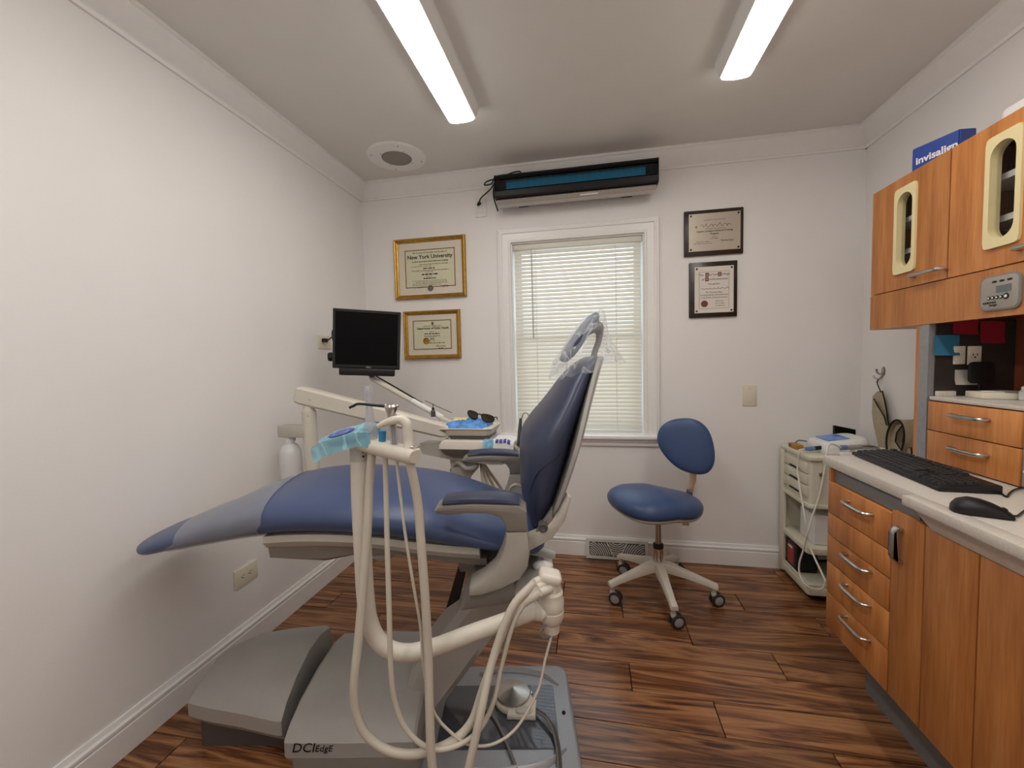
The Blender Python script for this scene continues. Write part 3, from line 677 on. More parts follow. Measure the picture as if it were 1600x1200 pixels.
lk = V3((1.102, KY0+.005, .655)); MB().lathe([(.008, 0), (.008, .006), (.005, .008), (.001, .008)], lk, (0, -1, 0), 14).build('lock', 'steel', ct)
MB().box((lk.x-.008, lk.y-.016, lk.z-.012), (lk.x+.001, lk.y-.006, lk.z+.001), .002).build('key', 'dark_taupe', ct)
# boxes on the cart shelves
bx = thing('black_box', 'black box with red label on the bottom tray of the cart', 'box', (1.10, 2.44, .076))
MB().box((1.066, 2.385, .076), (1.17, 2.50, .226), .008).build('body', 'black', bx)
MB().box((1.0652, 2.415, .10), (1.0664, 2.485, .205)).build('label', 'redlabel', bx, smooth=0)
MB().box((1.0648, 2.43, .185), (1.0654, 2.478, .197)).build('label_band', 'white', bx, smooth=0)
MB().box((1.10, 2.28, .276), (1.28, 2.43, .43), .006).build('supply_box', 'white', label='plain white carton on the middle shelf of the cart', cat='box')
# implant motor on the cart
MZ = .739
dv = thing('implant_motor_unit', 'white dental motor console with blue display on top of the cart', 'dental motor', (1.25, 2.36, MZ))
bd = rrect(1.145, 2.285, 1.36, 2.50, .05, 6)
dvf = lambda s_, z, tilt=0: [V3((1.25+(x-1.25)*s_, 2.39+(y-2.39)*s_, z+tilt*(x-1.15))) for x, y in bd]
MB().loft([dvf(.97, MZ), dvf(1, MZ+.008), dvf(1, MZ+.030, .05), dvf(.95, MZ+.046, .10), dvf(.86, MZ+.052, .13)]).build('body', 'white', dv)
tl = Matrix.Rotation(-.128, 4, 'Y')
MB().obox(Matrix.Translation((1.235, 2.405, MZ+.0655)) @ tl, (.10, .12, .004), .001).build('display', 'dispblue', dv)
MB().prism(rrect(1.20, 2.255, 1.40, 2.33, .02), XY, MZ, MZ+.016, .004).build('tray_base', 'white', dv)
for k, x in enumerate((1.235, 1.29, 1.345)):
    MB().lathe([(.020, 0), (.022, .008), (.020, .016), (.012, .018)], (x, 2.29, MZ+.014)).build('handpiece_rest', 'white', dv)
MB().cyl((1.15, 2.335, MZ+.026), (1.115, 2.328, MZ+.022), .010, .011, 16).build('socket_plug', 'black', dv)
MB().tube([(1.12, 2.33, MZ+.022), (1.09, 2.325, MZ+.020), (1.065, 2.32, MZ+.020)], [.011, .012, .008], 12, 3).build('connector', mat('slate blue plastic', rgb(104, 128, 178), .4), dv)
c1 = [(1.07, 2.32, MZ+.020), (1.035, 2.30, MZ+.018), atX(1250, 706, 1.03), atX(1246, 730, 1.03), atX(1251, 770, 1.03), atX(1258, 810, 1.03), atX(1261, 838, 1.04), atX(1270, 865, 1.05), atX(1283, 893, 1.05), atX(1290, 908, 1.05)]
c2 = [(1.21, 2.27, MZ+.038), atY(1297, 694, 2.245), atY(1291, 712, 2.225), atY(1288, 735, 2.222), atY(1280, 775, 2.22), atY(1268, 810, 2.215), atX(1262, 832, 1.035), atX(1255, 860, 1.03), atX(1249, 880, 1.02), atX(1250, 900, 1.02), atX(1262, 916, 1.02), atX(1278, 921, 1.03), atX(1287, 918, 1.045), atX(1290, 908, 1.05)]
MB().tube(c1, .0042, 8, 6).build('motor_cable', 'hose_white', dv); MB().tube(c2, .0042, 8, 6).build('motor_cable', 'hose_white', dv)
hp = thing('motor_handpiece', 'grey dental handpiece lying across the motor console rests', 'handpiece', (1.3, 2.28, MZ+.03))
MB().tube([(1.21, 2.272, MZ+.040), (1.26, 2.28, MZ+.042), (1.30, 2.285, MZ+.044)], [.009, .011, .011], 14, 3).build('motor_body', 'greyp', hp)
MB().tube([(1.30, 2.285, MZ+.044), (1.35, 2.29, MZ+.042), (1.385, 2.295, MZ+.032)], [.010, .008, .006], 14, 3).build('head', 'steel', hp)
MB().tube([(1.205, 2.271, MZ+.040), (1.23, 2.275, MZ+.041)], .0115, 14, 0).build('collar', mat('slate blue collar', rgb(104, 128, 178), .4), hp)
tb = thing('black_tablet', 'small black handheld screen propped up behind the motor console', 'tablet', (1.30, 2.50, MZ))
G = Matrix.Translation(atY(1319, 679, 2.50)) @ Matrix.Rotation(math.radians(-30), 4, 'X') @ Matrix.Rotation(math.radians(14), 4, 'Y')
MB().obox(G, (.105, .012, .085), .004).build('body', 'black', tb); MB().obox(G @ Matrix.Translation((0, -.0065, 0)), (.095, .001, .07)).build('screen', 'screen', tb, smooth=0)
MB().tube([atY(1320, 690, 2.51), (1.31, 2.53, MZ+.001)], .008, 8, 0).build('stand', 'black', tb)
wb = thing('bur_block', 'small amber wooden bur block on the cart top edge', 'bur block', (1.07, 2.43, MZ))
MB().box((1.062, 2.40, MZ), (1.10, 2.485, MZ+.022), .002).build('block', 'woodblock', wb); MB().box((1.0612, 2.455, MZ+.004), (1.063, 2.48, MZ+.018)).build('dark_end', 'dark_taupe', wb)
MB().tube([(1.09, 2.47, MZ+.022), (1.12, 2.50, MZ+.030), (1.16, 2.50, MZ+.026)], .003, 6, 4).build('cord', 'dark_taupe', wb)
MB().tube([(1.37, 2.40, MZ+.01), (1.385, 2.33, MZ+.03), (1.39, 2.27, MZ+.035), (1.40, 2.24, MZ+.02), (1.41, 2.235, MZ-.03)], .005, 8, 5).build('power_cable', 'hose_white', label='white power cable trailing off the back of the cart', cat='cable')
# ================================================================== hook and protective collar
hk = thing('wall_hook', 'nickel double coat hook on the right wall', 'hook', (RX-.01, 2.405, 1.10))
hp_ = atX(1381, 580, RX)
MB().loft([circ(hp_, Y_, Z_, .012, .024, 18), circ(hp_-X_*.006, Y_, Z_, .010, .021, 18)]).build('plate', 'steel', hk)
MB().tube([hp_+V3((-.004, 0, -.008)), hp_+V3((-.018, .0, -.014)), hp_+V3((-.030, 0, -.004)), hp_+V3((-.033, 0, .012))], [.005, .0045, .004, .006], 10, 4).build('upper_prong', 'steel', hk)
MB().tube([hp_+V3((-.004, 0, -.018)), hp_+V3((-.012, .012, -.038)), hp_+V3((-.022, .024, -.038)), hp_+V3((-.026, .034, -.024))], [.005, .0045, .004, .005], 10, 4).build('lower_prong', 'steel', hk)
ap = thing('lead_collar', 'khaki protective apron with black binding hanging on the wall hook', 'apron', (RX-.05, 2.3, .72))
xa = RX-.035
def sheet(outl, name, x, th, m, trim=True):
    P_ = [atX(*q, x) for q in outl]
    mb = MB(); n = len(P_); A = mb.vs(P_); B = mb.vs([p-X_*th for p in P_]); mb.face(A); mb.face(B[::-1])
    for i in range(n): mb.face((A[i], A[(i+1) % n], B[(i+1) % n], B[i]))
    o = mb.build(name, m, ap, smooth=0)
    if trim:
        q = [p-X_*th/2 for p in P_]; MB().tube(q+[q[0]], .0032, 6, 0).build('binding', 'blacktrim', o)
    return o
sheet([(1366, 619), (1372, 613), (1380, 611), (1384, 628), (1387, 645), (1389, 661), (1392, 668), (1394, 690), (1395, 716), (1375, 716), (1376, 702), (1374, 688), (1368, 668), (1365, 645)], 'back_panel', xa+.012, .008, 'khaki')
sheet([(1367, 623), (1372, 632), (1378, 642), (1384, 652), (1387, 664), (1394, 668), (1398, 664), (1406, 664), (1404, 690), (1400, 716), (1378, 716), (1377, 700), (1373, 683), (1368, 660)], 'front_panel', xa-.004, .010, 'khaki')
cl = []
for k in range(17):
    a = math.radians(-70+k*20); cl.append(a)
pc = atX(1411, 686, xa-.03); 
mb = MB(); rings = []
for a in cl:
    oy, oz = math.cos(a)*.058, math.sin(a)*.088
    c = pc+V3((0, -oy*.9-.15*oz, oz)); rings.append([c+V3((dx_, 0, 0))+V3((0, -math.cos(a), math.sin(a)))*dr_ for dx_, dr_ in ((-.032, 0), (.034, 0), (.034, .004), (-.032, .004))])
mb.loft(rings, cap=True); rg_ = mb.build('neck_loop', 'khaki', ap, smooth=50)
for dx_ in (-.032, .034): MB().tube([r[0]*.5+r[3]*.5 if dx_ < 0 else r[1]*.5+r[2]*.5 for r in rings], .004, 6, 2).build('binding', 'blacktrim', rg_)
sheet([(1394, 668), (1402, 664), (1412, 663), (1402, 676), (1400, 690), (1408, 702), (1425, 700), (1426, 712), (1400, 716), (1392, 700)], 'side_panel', xa-.035, .006, 'khaki')
MB().tube([hp_+V3((-.014, .014, -.042)), hp_+V3((-.02, .014, -.06)), atX(1376, 612, xa)], .006, 8, 4, flat=.4).build('hanging_strap', 'blacktrim', ap)
# ================================================================== cabinets along the right wall
UX, LXF = 1.145, .851            # upper front, lower front
def ringplate(mb, outer, inner, f, t0, t1):
    """plate with a hole: outer rectangle (p0,q0,p1,q1) or list, inner closed list of (p,q)"""
    cp = sum(p for p, q in inner)/len(inner); cq = sum(q for p, q in inner)/len(inner)
    if len(outer) == 4 and not isinstance(outer[0], tuple):
        p0, q0, p1, q1 = outer; o = []
        for p, q in inner:
            dp, dq = p-cp, q-cq; t = min(((p1-cp)/dp if dp > 1e-9 else (p0-cp)/dp if dp < -1e-9 else 1e9), ((q1-cq)/dq if dq > 1e-9 else (q0-cq)/dq if dq < -1e-9 else 1e9))
            o.append([cp+dp*t, cq+dq*t])
        for c in ((p0, q0), (p1, q0), (p1, q1), (p0, q1)):
            k = min(range(len(o)), key=lambda i: (o[i][0]-c[0])**2+(o[i][1]-c[1])**2); o[k] = list(c)
    else: o = outer
    R = [mb.vs([f(p, q, t) for p, q in L]) for L, t in ((o, t0), (inner, t0), (inner, t1), (o, t1))]; n = len(inner)
    for a in range(4):
        A, B = R[a], R[(a+1) % 4]
        for i in range(n): mb.face((A[i], A[(i+1) % n], B[(i+1) % n], B[i]))
    return mb
def stadium(cp, cq, hw, hh, n=12):
    out = []
    for k in range(n+1): a = math.pi*k/n; out.append((cp+hw*math.cos(a), cq+hh-hw+hw*math.sin(a)))
    for k in range(n+1): a = math.pi+math.pi*k/n; out.append((cp+hw*math.cos(a), cq-hh+hw+hw*math.sin(a)))
    # straight sides get a few points so the ring stays even
    res = []
    for i, p in enumerate(out):
        res.append(p); q = out[(i+1) % len(out)]
        if abs(p[1]-q[1]) > .05:
            for s_ in range(1, 6): res.append((p[0]+(q[0]-p[0])*s_/6, p[1]+(q[1]-p[1])*s_/6))
    return res
def pull(parent, x, y0, y1, z, drop=0):
    """bow handle along y on a face at x"""
    s_ = .026; ym = (y0+y1)/2; d = 1 if y1 > y0 else -1
    MB().tube([(x+.002, y0, z), (x-.012, y0, z), (x-s_, y0+d*.012, z), (x-s_-.002, ym, z), (x-s_, y1-d*.012, z), (x-.012, y1, z), (x+.002, y1, z)], .0062, 10, 5).build('handle', 'steel', parent)
lab_u = ['wood veneer wall cabinet with a cream framed slot window, farther from the camera', 'wood veneer wall cabinet with a cream framed slot window, nearer at the picture edge']
for k, (y1, y0, fy) in enumerate(((1.975, 1.603, 1.789), (1.600, 1.215, 1.4215))):
    U = thing('wall_cabinet', lab_u[k], 'cabinet', (1.31, (y0+y1)/2, 1.477), group='wall cabinets with slot windows')
    B_ = MB()
    for a, b in (((UX+.02, y0, 1.872), (RX-.002, y1, 1.890)), ((UX+.02, y0, 1.477), (RX-.002, y1, 1.495)), ((UX+.02, y0, 1.495), (RX-.002, y0+.016, 1.872)), ((UX+.02, y1-.016, 1.495), (RX-.002, y1, 1.872)), ((RX-.012, y0, 1.477), (RX-.002, y1, 1.89))): B_.box(a, b)
    B_.build('body', 'cab', U, smooth=0)
    for z in (1.615, 1.735): MB().box((UX+.04, y0+.018, z), (RX-.014, y1-.018, z+.018)).build('shelf', 'white', U, smooth=0)
    hole = stadium(fy, 1.692, .040, .138)
    D = ringplate(MB(), (y0+.002, 1.479, y1-.001, 1.890), hole, YZ, UX, UX+.019).build('door', 'cab', U, smooth=40)
    inner = stadium(fy, 1.692, .0375, .1345)
    outr = []
    for p, q in inner:      # rounded-rectangle outline of the cream frame
        hw, hh, rr = .053, .158, .014
        dp, dq = p-fy, q-1.692; t = min(hw/abs(dp) if abs(dp) > 1e-9 else 1e9, hh/abs(dq) if abs(dq) > 1e-9 else 1e9); a_, b_ = dp*t, dq*t
        ca, cb_ = max(-hw+rr, min(hw-rr, a_)), max(-hh+rr, min(hh-rr, b_)); ln = math.hypot(a_-ca, b_-cb_) or 1
        outr.append((fy+ca+(a_-ca)/ln*rr, 1.692+cb_+(b_-cb_)/ln*rr))
    F_ = ringplate(MB(), outr, inner, YZ, UX-.007, UX+.022).build('slot_frame', 'frame_cream', D, smooth=40)
    MB().prism(stadium(fy, 1.692, .039, .136), YZ, UX+.010, UX+.013).build('slot_pane', 'glass', D, smooth=0)
    pull(D, UX, fy-.052 if k == 0 else fy-.055, fy-.185 if k == 0 else fy-.185, 1.512)
    # things standing on the shelves behind the slot
    for q, (dz, hh, m_) in enumerate(((1.495, .10, 'white'), (1.633, .085, 'beige2'), (1.753, .10, 'white'))):
        MB().box((UX+.12, fy-.05, dz), (UX+.22, fy+.08, dz+hh), .004).build('supply_box', m_, label=('%s carton on the %s shelf inside the %s wall cabinet' % ('cream' if m_ == 'beige2' else 'white', ('bottom', 'middle', 'top')[q], ('farther', 'nearer')[k])), cat='box')
va = thing('cabinet_valance', 'wood veneer valance running below the wall cabinets', 'valance', (1.25, 1.6, 1.335))
MB().box((UX, .80, 1.336), (UX+.019, 1.975, 1.4755)).build('front_board', 'cab', va, smooth=0)
MB().box((UX+.019, 1.727, 1.336), (RX-.002, 1.975, 1.345)).box((UX+.019, 1.956, 1.336), (RX-.002, 1.975, 1.476)).build('bottom_board', 'cab', va, smooth=0)
MB().box((UX+.019, .80, 1.440), (RX-.002, 1.72, 1.455)).build('light_shelf', 'cab', va, smooth=0)
# control panel on the valance
cp = thing('control_panel', 'grey rounded control panel with small display set in the valance', 'control panel', (UX, 1.416, 1.353))
MB().prism(rrect(1.357, 1.353, 1.476, 1.455, .022), YZ, UX-.006, UX+.001, .002).build('plate', 'taupe', cp)
MB().prism(rrect(1.362, 1.358, 1.471, 1.450, .018), YZ, UX-.0072, UX-.005, .0006).build('face', mat('warm grey membrane', rgb(158, 152, 142), .45), cp)
MB().box((UX-.0082, 1.381, 1.404), (UX-.007, 1.424, 1.4235)).build('display', mat('lcd glass', rgb(96, 104, 108), .15), cp, smooth=0)
for y in (1.430, 1.408, 1.386):
    MB().loft([circ((UX-.007, y, 1.436), Y_, Z_, .0075, .0030, 16), circ((UX-.0082, y, 1.436), Y_, Z_, .0075, .0030, 16)]).build('indicator', 'black', cp)
for k, (y, r) in enumerate(((1.445, .0052), (1.433, .0052), (1.421, .0052), (1.409, .0052), (1.3945, .0085))):
    b_ = MB().lathe([(r, 0), (r, .0014), (r*.6, .0018), (.001, .0018)], (UX-.007, y, 1.391), (-1, 0, 0), 18).build('button', 'black', cp)
    MB().lathe([(r*.5, 0), (r*.5, .0006)], (UX-.0088, y, 1.391), (-1, 0, 0), 12).build('symbol', 'white', b_, smooth=0)
def xtext(s_, y, z, size, m, parent, x, **k): return text(s_, size, face_mat((x, y, z), -Y_, Z_), m, parent, **k)
xtext('equipment', 1.464, 1.3755, .0095, 'ink', cp, UX-.0073, align='LEFT', bold=.0003); xtext('design', 1.444, 1.3675, .0095, 'ink', cp, UX-.0073, align='LEFT', bold=.0003)
# ---- end panel, niche lining, drawers and ledge of the recess
PY0, PY1 = 1.667, 1.727; NX = 1.392
ep = thing('niche_end_panel', 'grey metal faced upright panel between counter and wall cabinets', 'panel', (1.27, 1.7, .864))
MB().box((1.147, PY0+.004, .864), (RX-.002, 1.712, 1.335)).build('core', 'steel_panel', ep, smooth=0)
MB().box((1.147, 1.712, .864), (RX-.002, PY1, 1.335)).build('wood_edge', 'cab', ep, smooth=0)
MB().box((1.166, PY0, 1.088), (NX, PY0+.0038, 1.335)).build('inner_lining', 'wallbrown', ep, smooth=0)
np_ = MB().box((NX, .80, 1.088), (NX+.012, PY0+.003, 1.438)).build('niche_back_panel', 'brownwood', label='reddish brown wood back panel of the recess under the wall cabinets', cat='panel', smooth=0)
dw = thing('niche_drawer_unit', 'two small wood drawers standing on the counter under the ledge', 'drawer unit', (1.27, 1.505, .864))
MB().box((1.166, 1.346, .864), (1.44, 1.666, 1.072)).build('body', 'cab_dark', dw, smooth=0)
for z0, z1, zh in ((.972, 1.070, 1.036), (.866, .969, .930)):
    d1 = MB().box((1.147, 1.348, z0), (1.165, 1.665, z1), .0015).build('drawer_front', 'cab', dw)
    pull(d1, 1.147, 1.553, 1.440, zh)
lg = thing('niche_ledge', 'thin pale quartz ledge above the two small drawers', 'ledge', (1.27, 1.3, 1.073))
MB().box((1.150, .80, 1.0735), (NX-.001, 1.666, 1.087), .003).build('slab', 'counter', lg)
MB().box((1.166, PY0-.014, 1.087), (1.22, PY0-.001, 1.105), .002).build('upstand', 'counter', lg)
ep2 = thing('niche_end_panel', 'grey upright panel beside the small drawers at the picture edge', 'panel', (1.27, 1.32, .864))
MB().box((1.150, 1.318, .864), (1.44, 1.344, 1.0725)).build('core', 'steel_panel', ep2, smooth=0)
# notes, outlets and papers on the lining
def note(px0, py0, px1, py1, m, lab, tilt=0, name='sticky_note', cat='note', y=PY0-.002):
    a, b = atY(px0, py0, y), atY(px1, py1, y); c = (a+b)/2
    G = Matrix.Translation(c) @ Matrix.Rotation(tilt, 4, 'Y'); w, h = abs(a.x-b.x), abs(a.z-b.z)
    o = MB().grid(lambda u, v: G @ V3(((u-.5)*w, -.006*max(0, .5-v)**2*4, (v-.5)*h)), 4, 6, .0006).build(name, m, label=lab, cat=cat)
    return o
note(1460, 524, 1498, 555, 'bluenote_shaded', 'blue sticky note on the dark end panel of the recess', .02)
note(1489, 500, 1527, 522, 'pinknote_shaded', 'red sticky note partly hidden by the valance, left of the other red one', .06)
note(1532, 503, 1569, 536, 'pinknote_shaded', 'red sticky note hanging lower, to the right of its red twin', .03)
for i, (a, b) in enumerate((((1489, 541), (1506, 569)), ((1511, 541), (1531, 570)))):
    p, q = atY(*a, PY0), atY(*b, PY0)
    outlet('wall_outlet', ((p.x+q.x)/2, PY0, (p.z+q.z)/2), -Y_, X_, q.x-p.x, p.z-q.z, ('cream switch plate on the dark recess panel under the blue note', 'cream outlet plate on the dark recess panel behind the black stand')[i], 'outlet', toggle=False, sockets=0 if i == 0 else 1, rocker=False)
note(1492, 578, 1529, 601, 'beige2', 'small printed card on the dark recess panel below the outlets', .01, 'printed_card', 'card')
LZ = 1.0875
bk = MB().obox(Matrix.Translation((1.285, 1.575, LZ+.010)) @ Matrix.Rotation(-.25, 4, 'Z'), (.13, .10, .019), .002).build('white_case', 'ivory', label='flat cream case lying on the pale ledge in the recess', cat='case')
MB().obox(Matrix.Translation((1.29, 1.58, LZ+.0215)) @ Matrix.Rotation(.3, 4, 'Z'), (.075, .06, .002)).build('leaflet', 'white', label='small leaflet lying on the flat cream case', cat='leaflet', smooth=0)
sd_ = thing('black_stand', 'black square headed stand on the ledge before the outlets', 'stand', (1.285, 1.64, LZ))
pS = atY(1532, 582, 1.64)
MB().prism(rrect(pS.x-.036, pS.z-.036, pS.x+.036, pS.z+.036, .014), XZ, 1.634, 1.642, .003).build('head', 'black', sd_)
MB().cyl((pS.x, 1.642, pS.z-.03), (pS.x, 1.645, LZ+.004), .004).lathe([(.026, 0), (.026, .004), (.006, .008)], (pS.x, 1.64, LZ)).build('stem', 'black', sd_)
bt = thing('dropper_bottle', 'small white dropper bottle on the ledge', 'bottle', (1.31, 1.50, LZ))
pB = V3((1.287, 1.505, LZ))
MB().lathe([(.012, 0), (.0135, .002), (.0135, .026), (.008, .032)], pB).build('body', 'bottle', bt); MB().lathe([(.009, .031), (.009, .040), (.003, .044), (.0015, .058)], pB).build('cap', 'white', bt)
MB().ell((1.33, 1.53, LZ+.0125), (.030, .022, .012)).build('black_pouch', 'black', label='small black pouch on the ledge beside the dropper bottle', cat='pouch')
tk = thing('task_light', 'white and black task light under the valance at the picture edge', 'light', (1.30, 1.50, 1.36))
MB().box((1.26, 1.43, 1.402), (1.36, 1.53, 1.418), .004).build('top', 'white', tk); MB().box((1.265, 1.435, 1.365), (1.355, 1.525, 1.402), .006).box((1.30, 1.47, 1.418), (1.32, 1.49, 1.441)).build('housing', 'black', tk)
# ---- things on top of the wall cabinets
P0, P1 = atZ(1425, 234, 1.99), atZ(1500, 201, 1.99); P2 = atZ(1523, 193, 1.996)
ib = thing('card_box', 'royal blue card box with white lettering on top of the wall cabinet', 'box', (P0.x+.05, P0.y-.06, 1.891))
fd = (P1-P0).normalized(); fn = V3((fd.y, -fd.x, 0)); fn = fn if fn.x < 0 else -fn
sdv = P2-P1; up_ = V3((0, 0, P0.z-1.891))
c8 = [P0-up_, P1-up_, P2-up_+V3((.03, .03, 0)), P0-up_+sdv+V3((.03, .03, 0)), P0, P1, P2+V3((.03, .03, 0)), P0+sdv+V3((.03, .03, 0))]
for k in range(4): c8[k].z = 1.891
mb = MB(); vv = mb.vs(c8)
for f_ in ((0, 1, 2, 3), (4, 5, 6, 7), (0, 1, 5, 4), (1, 2, 6, 5), (2, 3, 7, 6), (3, 0, 4, 7)): mb.face([vv[i] for i in f_])
bmesh.ops.bevel(mb.bm, geom=list(mb.bm.edges), offset=.003, segments=2, affect='EDGES'); mb.build('body', 'inv', ib, smooth=20)
pn = fn; t0 = on_plane(1431, 258, P0, pn); t1 = on_plane(1497, 229.5, P0, pn)
tx = text('invisalign', .0405, face_mat(t0+pn*.0008, (t1-t0), (t1-t0).normalized().cross(pn).normalized()*-1 if (t1-t0).normalized().cross(pn).z < 0 else (t1-t0).normalized().cross(pn)), 'white', ib, align='LEFT', bold=.0011)
wl = (t1-t0).length; dx_ = max(v.co.length for v in tx.data.vertices); tx.data.transform(Matrix.Scale(wl/dx_, 4))
wt = MB(); wt.prism(rrect(1.215, 1.36, 1.33, 1.545, .03), XY, 1.891, 1.958, .012, 3); wt.build('white_container', 'white', label='white rounded container on top of the nearer wall cabinet', cat='container')
# ---- counter
CZT = .862
wk = thing('countertop', 'speckled beige quartz worktop with a deeper front section', 'countertop', (1.1, 1.2, .82))
MB().prism([(.852, .45), (RX-.002, .45), (RX-.002, 1.717), (.852, 1.717)], XY, .827, CZT, .004).build('slab', 'counter', wk)
MB().prism([(.810, .45), (.8518, .45), (.8518, 1.262), (.810, 1.252)], XY, .834, CZT-.0002, .004).build('front_extension', 'counter', wk)
A = [(.822, .45, .8335), (.8695, .45, .8335), (.8695, 1.240, .8335), (.822, 1.232, .8335)]; B = [(.846, .45, .787), (.8695, .45, .787), (.8695, 1.205, .787), (.846, 1.205, .787)]
MB().loft([[V3(p) for p in A], [V3(p) for p in B]]).build('front_apron', 'counter', wk, smooth=0)
# ---- base units
def base(y0, y1, lab, name='base_cabinet', cat='cabinet'):
    T = thing(name, lab, cat, (1.16, (y0+y1)/2, .232), group='base cabinets under the counter')
    MB().box((LXF+.0195, y0+.001, .232), (RX-.004, y1-.001, .776)).build('body', 'cab', T, smooth=0)
    return T
D1 = base(1.352, 1.677, 'wood veneer base cabinet with a stack of drawers and four nickel pulls')
for z0, z1, hz in ((.664, .775, .741), (.580, .660, None), (.480, .576, .559), (.364, .476, .450), (.232, .360, .338)):
    f_ = MB().box((LXF, 1.354, z0), (LXF+.019, 1.676, z1), .0012).build('drawer_front', 'cab', D1)
    if hz: pull(f_, LXF, 1.553, 1.432, hz)
MB().box((LXF+.014, 1.27, .777), (LXF+.03, 1.665, .8265)).build('recess_strip', 'grey_lam', D1, smooth=0)
MB().box((LXF+.002, 1.665, .777), (1.40, 1.676, .8265)).build('end_cheek', 'cab', D1, smooth=0)
D2 = base(1.232, 1.352, 'narrow wood veneer base cabinet with a tall nickel edge pull')
f_ = MB().box((LXF, 1.234, .232), (LXF+.019, 1.350, .787), .0012).build('door', 'cab', D2)
MB().prism([(LXF+.001, .648), (LXF-.013, .648), (LXF-.021, .656), (LXF-.024, .672), (LXF-.024, .726), (LXF-.021, .742), (LXF-.013, .750), (LXF+.001, .750), (LXF+.001, .740), (LXF-.011, .740), (LXF-.021, .733), (LXF-.018, .722), (LXF-.018, .676), (LXF-.021, .665), (LXF-.011, .658), (LXF+.001, .658)], XZ, 1.303, 1.325, .0025).build('edge_pull', 'steel', f_)
D3 = base(1.078, 1.232, 'plain wood veneer base panel between the edge pull door and the nearest panel')
MB().box((LXF, 1.080, .232), (LXF+.019, 1.230, .787), .0012).build('panel', 'cab', D3)
D4 = base(.70, 1.078, 'plain wood veneer base panel nearest the camera under the worktop')
MB().box((LXF, .702, .232), (LXF+.019, 1.076, .787), .0012).build('panel', 'cab', D4)
tk_ = thing('toe_kick', 'grey recessed plinth board under the base cabinets', 'plinth', (1.2, 1.2, 0))
MB().box((.977, .70, 0), (.992, 1.66, .231)).build('board', 'grey_lam', tk_, smooth=0); MB().box((.992, 1.645, 0), (1.44, 1.66, .231)).build('end_board', 'grey_lam', tk_, smooth=0)
# ---- keyboard and mouse
kb = thing('keyboard', 'black full size keyboard on the worktop', 'keyboard', (1.005, 1.503, CZT))
KM = Matrix.Translation((1.003, 1.503, CZT)) @ Matrix.Rotation(math.radians(-94.5), 4, 'Z')       # local x: left to right of the keys, y: to the back row
kx = lambda mb: mb.xf(KM)
kprof = [(-.068, .003), (-.066, .0015), (.066, .0015), (.068, .004), (.068, .022), (.064, .0245), (-.064, .0135), (-.068, .011)]
kx(MB().prism(kprof, lambda p, q, t: V3((t, p, q)), -.221, .221, .002)).build('case', 'black', kb)
kc = {}
def key(cx, cy, w, d=.0165):
    if (w, d) not in kc:
        q = MB(); q.loft([[V3((sx*w/2, sy*d/2, 0)) for sx, sy in ((-1, -1), (1, -1), (1, 1), (-1, 1))], [V3((sx*(w/2-.0018), sy*(d/2-.0018)+.0006, .0068)) for sx, sy in ((-1, -1), (1, -1), (1, 1), (-1, 1))]])
        q.bm.transform(KM.to_3x3().to_4x4() @ Matrix.Rotation(.085, 4, 'X')); bmesh.ops.recalc_face_normals(q.bm, faces=list(q.bm.faces))
        me = bpy.data.meshes.new('key'); q.bm.to_mesh(me); q.bm.free(); me.materials.append(Mt['keys']); kc[(w, d)] = me
    place('key', kc[(w, d)], KM @ V3((cx, cy, .0135+(cy+.064)/.128*.011)), kb)
u_ = .0188
rows = [(.052, [1, -.9]+[1]*4+[-.45]+[1]*4+[-.45]+[1]*4), (.0255, [1]*13+[2]), (.0070, [1.5]+[1]*12+[1.5]), (-.0115, [1.8]+[1]*11+[2.2]), (-.030, [2.3]+[1]*10+[2.7]), (-.0490, [1.4, 1.2, 1.2, 5.8, 1.2, 1.2, 1.4, 1.6])]
for cy, ws in rows:
    x = -.212
    for w in ws:
        if w < 0: x += -w*u_; continue
        key(x+w*u_/2, cy, w*u_-.0012); x += w*u_
for cy in (.052, .0255, .0070):
    for c in range(3): key(.0695+u_*(c+.5), cy, u_-.0012)
key(.0695+u_*1.5, -.030, u_-.0012)
for c in range(3): key(.0695+u_*(c+.5), -.049, u_-.0012)
for cy in (.0255, .0070, -.0115, -.030, -.049):
    for c in range(4): key(.1345+u_*(c+.5), cy, u_-.0012)
pk = KM @ V3((.2, .07, .008))
MB().tube([pk, atZ(1558, 765, CZT+.004), atZ(1572, 776, CZT+.003), atZ(1578, 770, CZT+.004), atZ(1588, 764, CZT+.004), atZ(1615, 758, CZT+.004)], .0022, 8, 5).build('cable', 'black', kb)
ms = thing('computer_mouse', 'black wired mouse on the front of the worktop', 'mouse', (.903, 1.148, CZT))
ma, mb2 = atZ(1484, 789, CZT+.012), atZ(1583, 806, CZT+.006); md = (mb2-ma); md.z = 0; ml = md.length; md.normalize(); mn = V3((-md.y, md.x, 0))
rings = []
for t, w, h in ((0.0, .006, .010), (.03, .018, .018), (.12, .027, .029), (.3, .031, .036), (.5, .030, .034), (.7, .028, .027), (.86, .027, .018), (.97, .024, .011), (1.0, .016, .007)):
    c = V3((ma.x, ma.y, 0))+md*(ml*t)
    rings.append([c+mn*(w*math.copysign(abs(math.cos(a))**.8, math.cos(a)))+V3((0, 0, CZT+.001+h*max(0, .35+.65*math.sin(a)) if math.sin(a) > -.5 else CZT+.001)) for a in (2*math.pi*k/18 for k in range(18))])
MB().loft(rings).build('body', 'black', ms, smooth=60)
pw = V3((ma.x, ma.y, 0))+md*(ml*.86); MB().cyl(pw+V3((0, 0, CZT+.016))-mn*.004, pw+V3((0, 0, CZT+.016))+mn*.004, .006, n=14).build('scroll_wheel', 'tyre', ms)
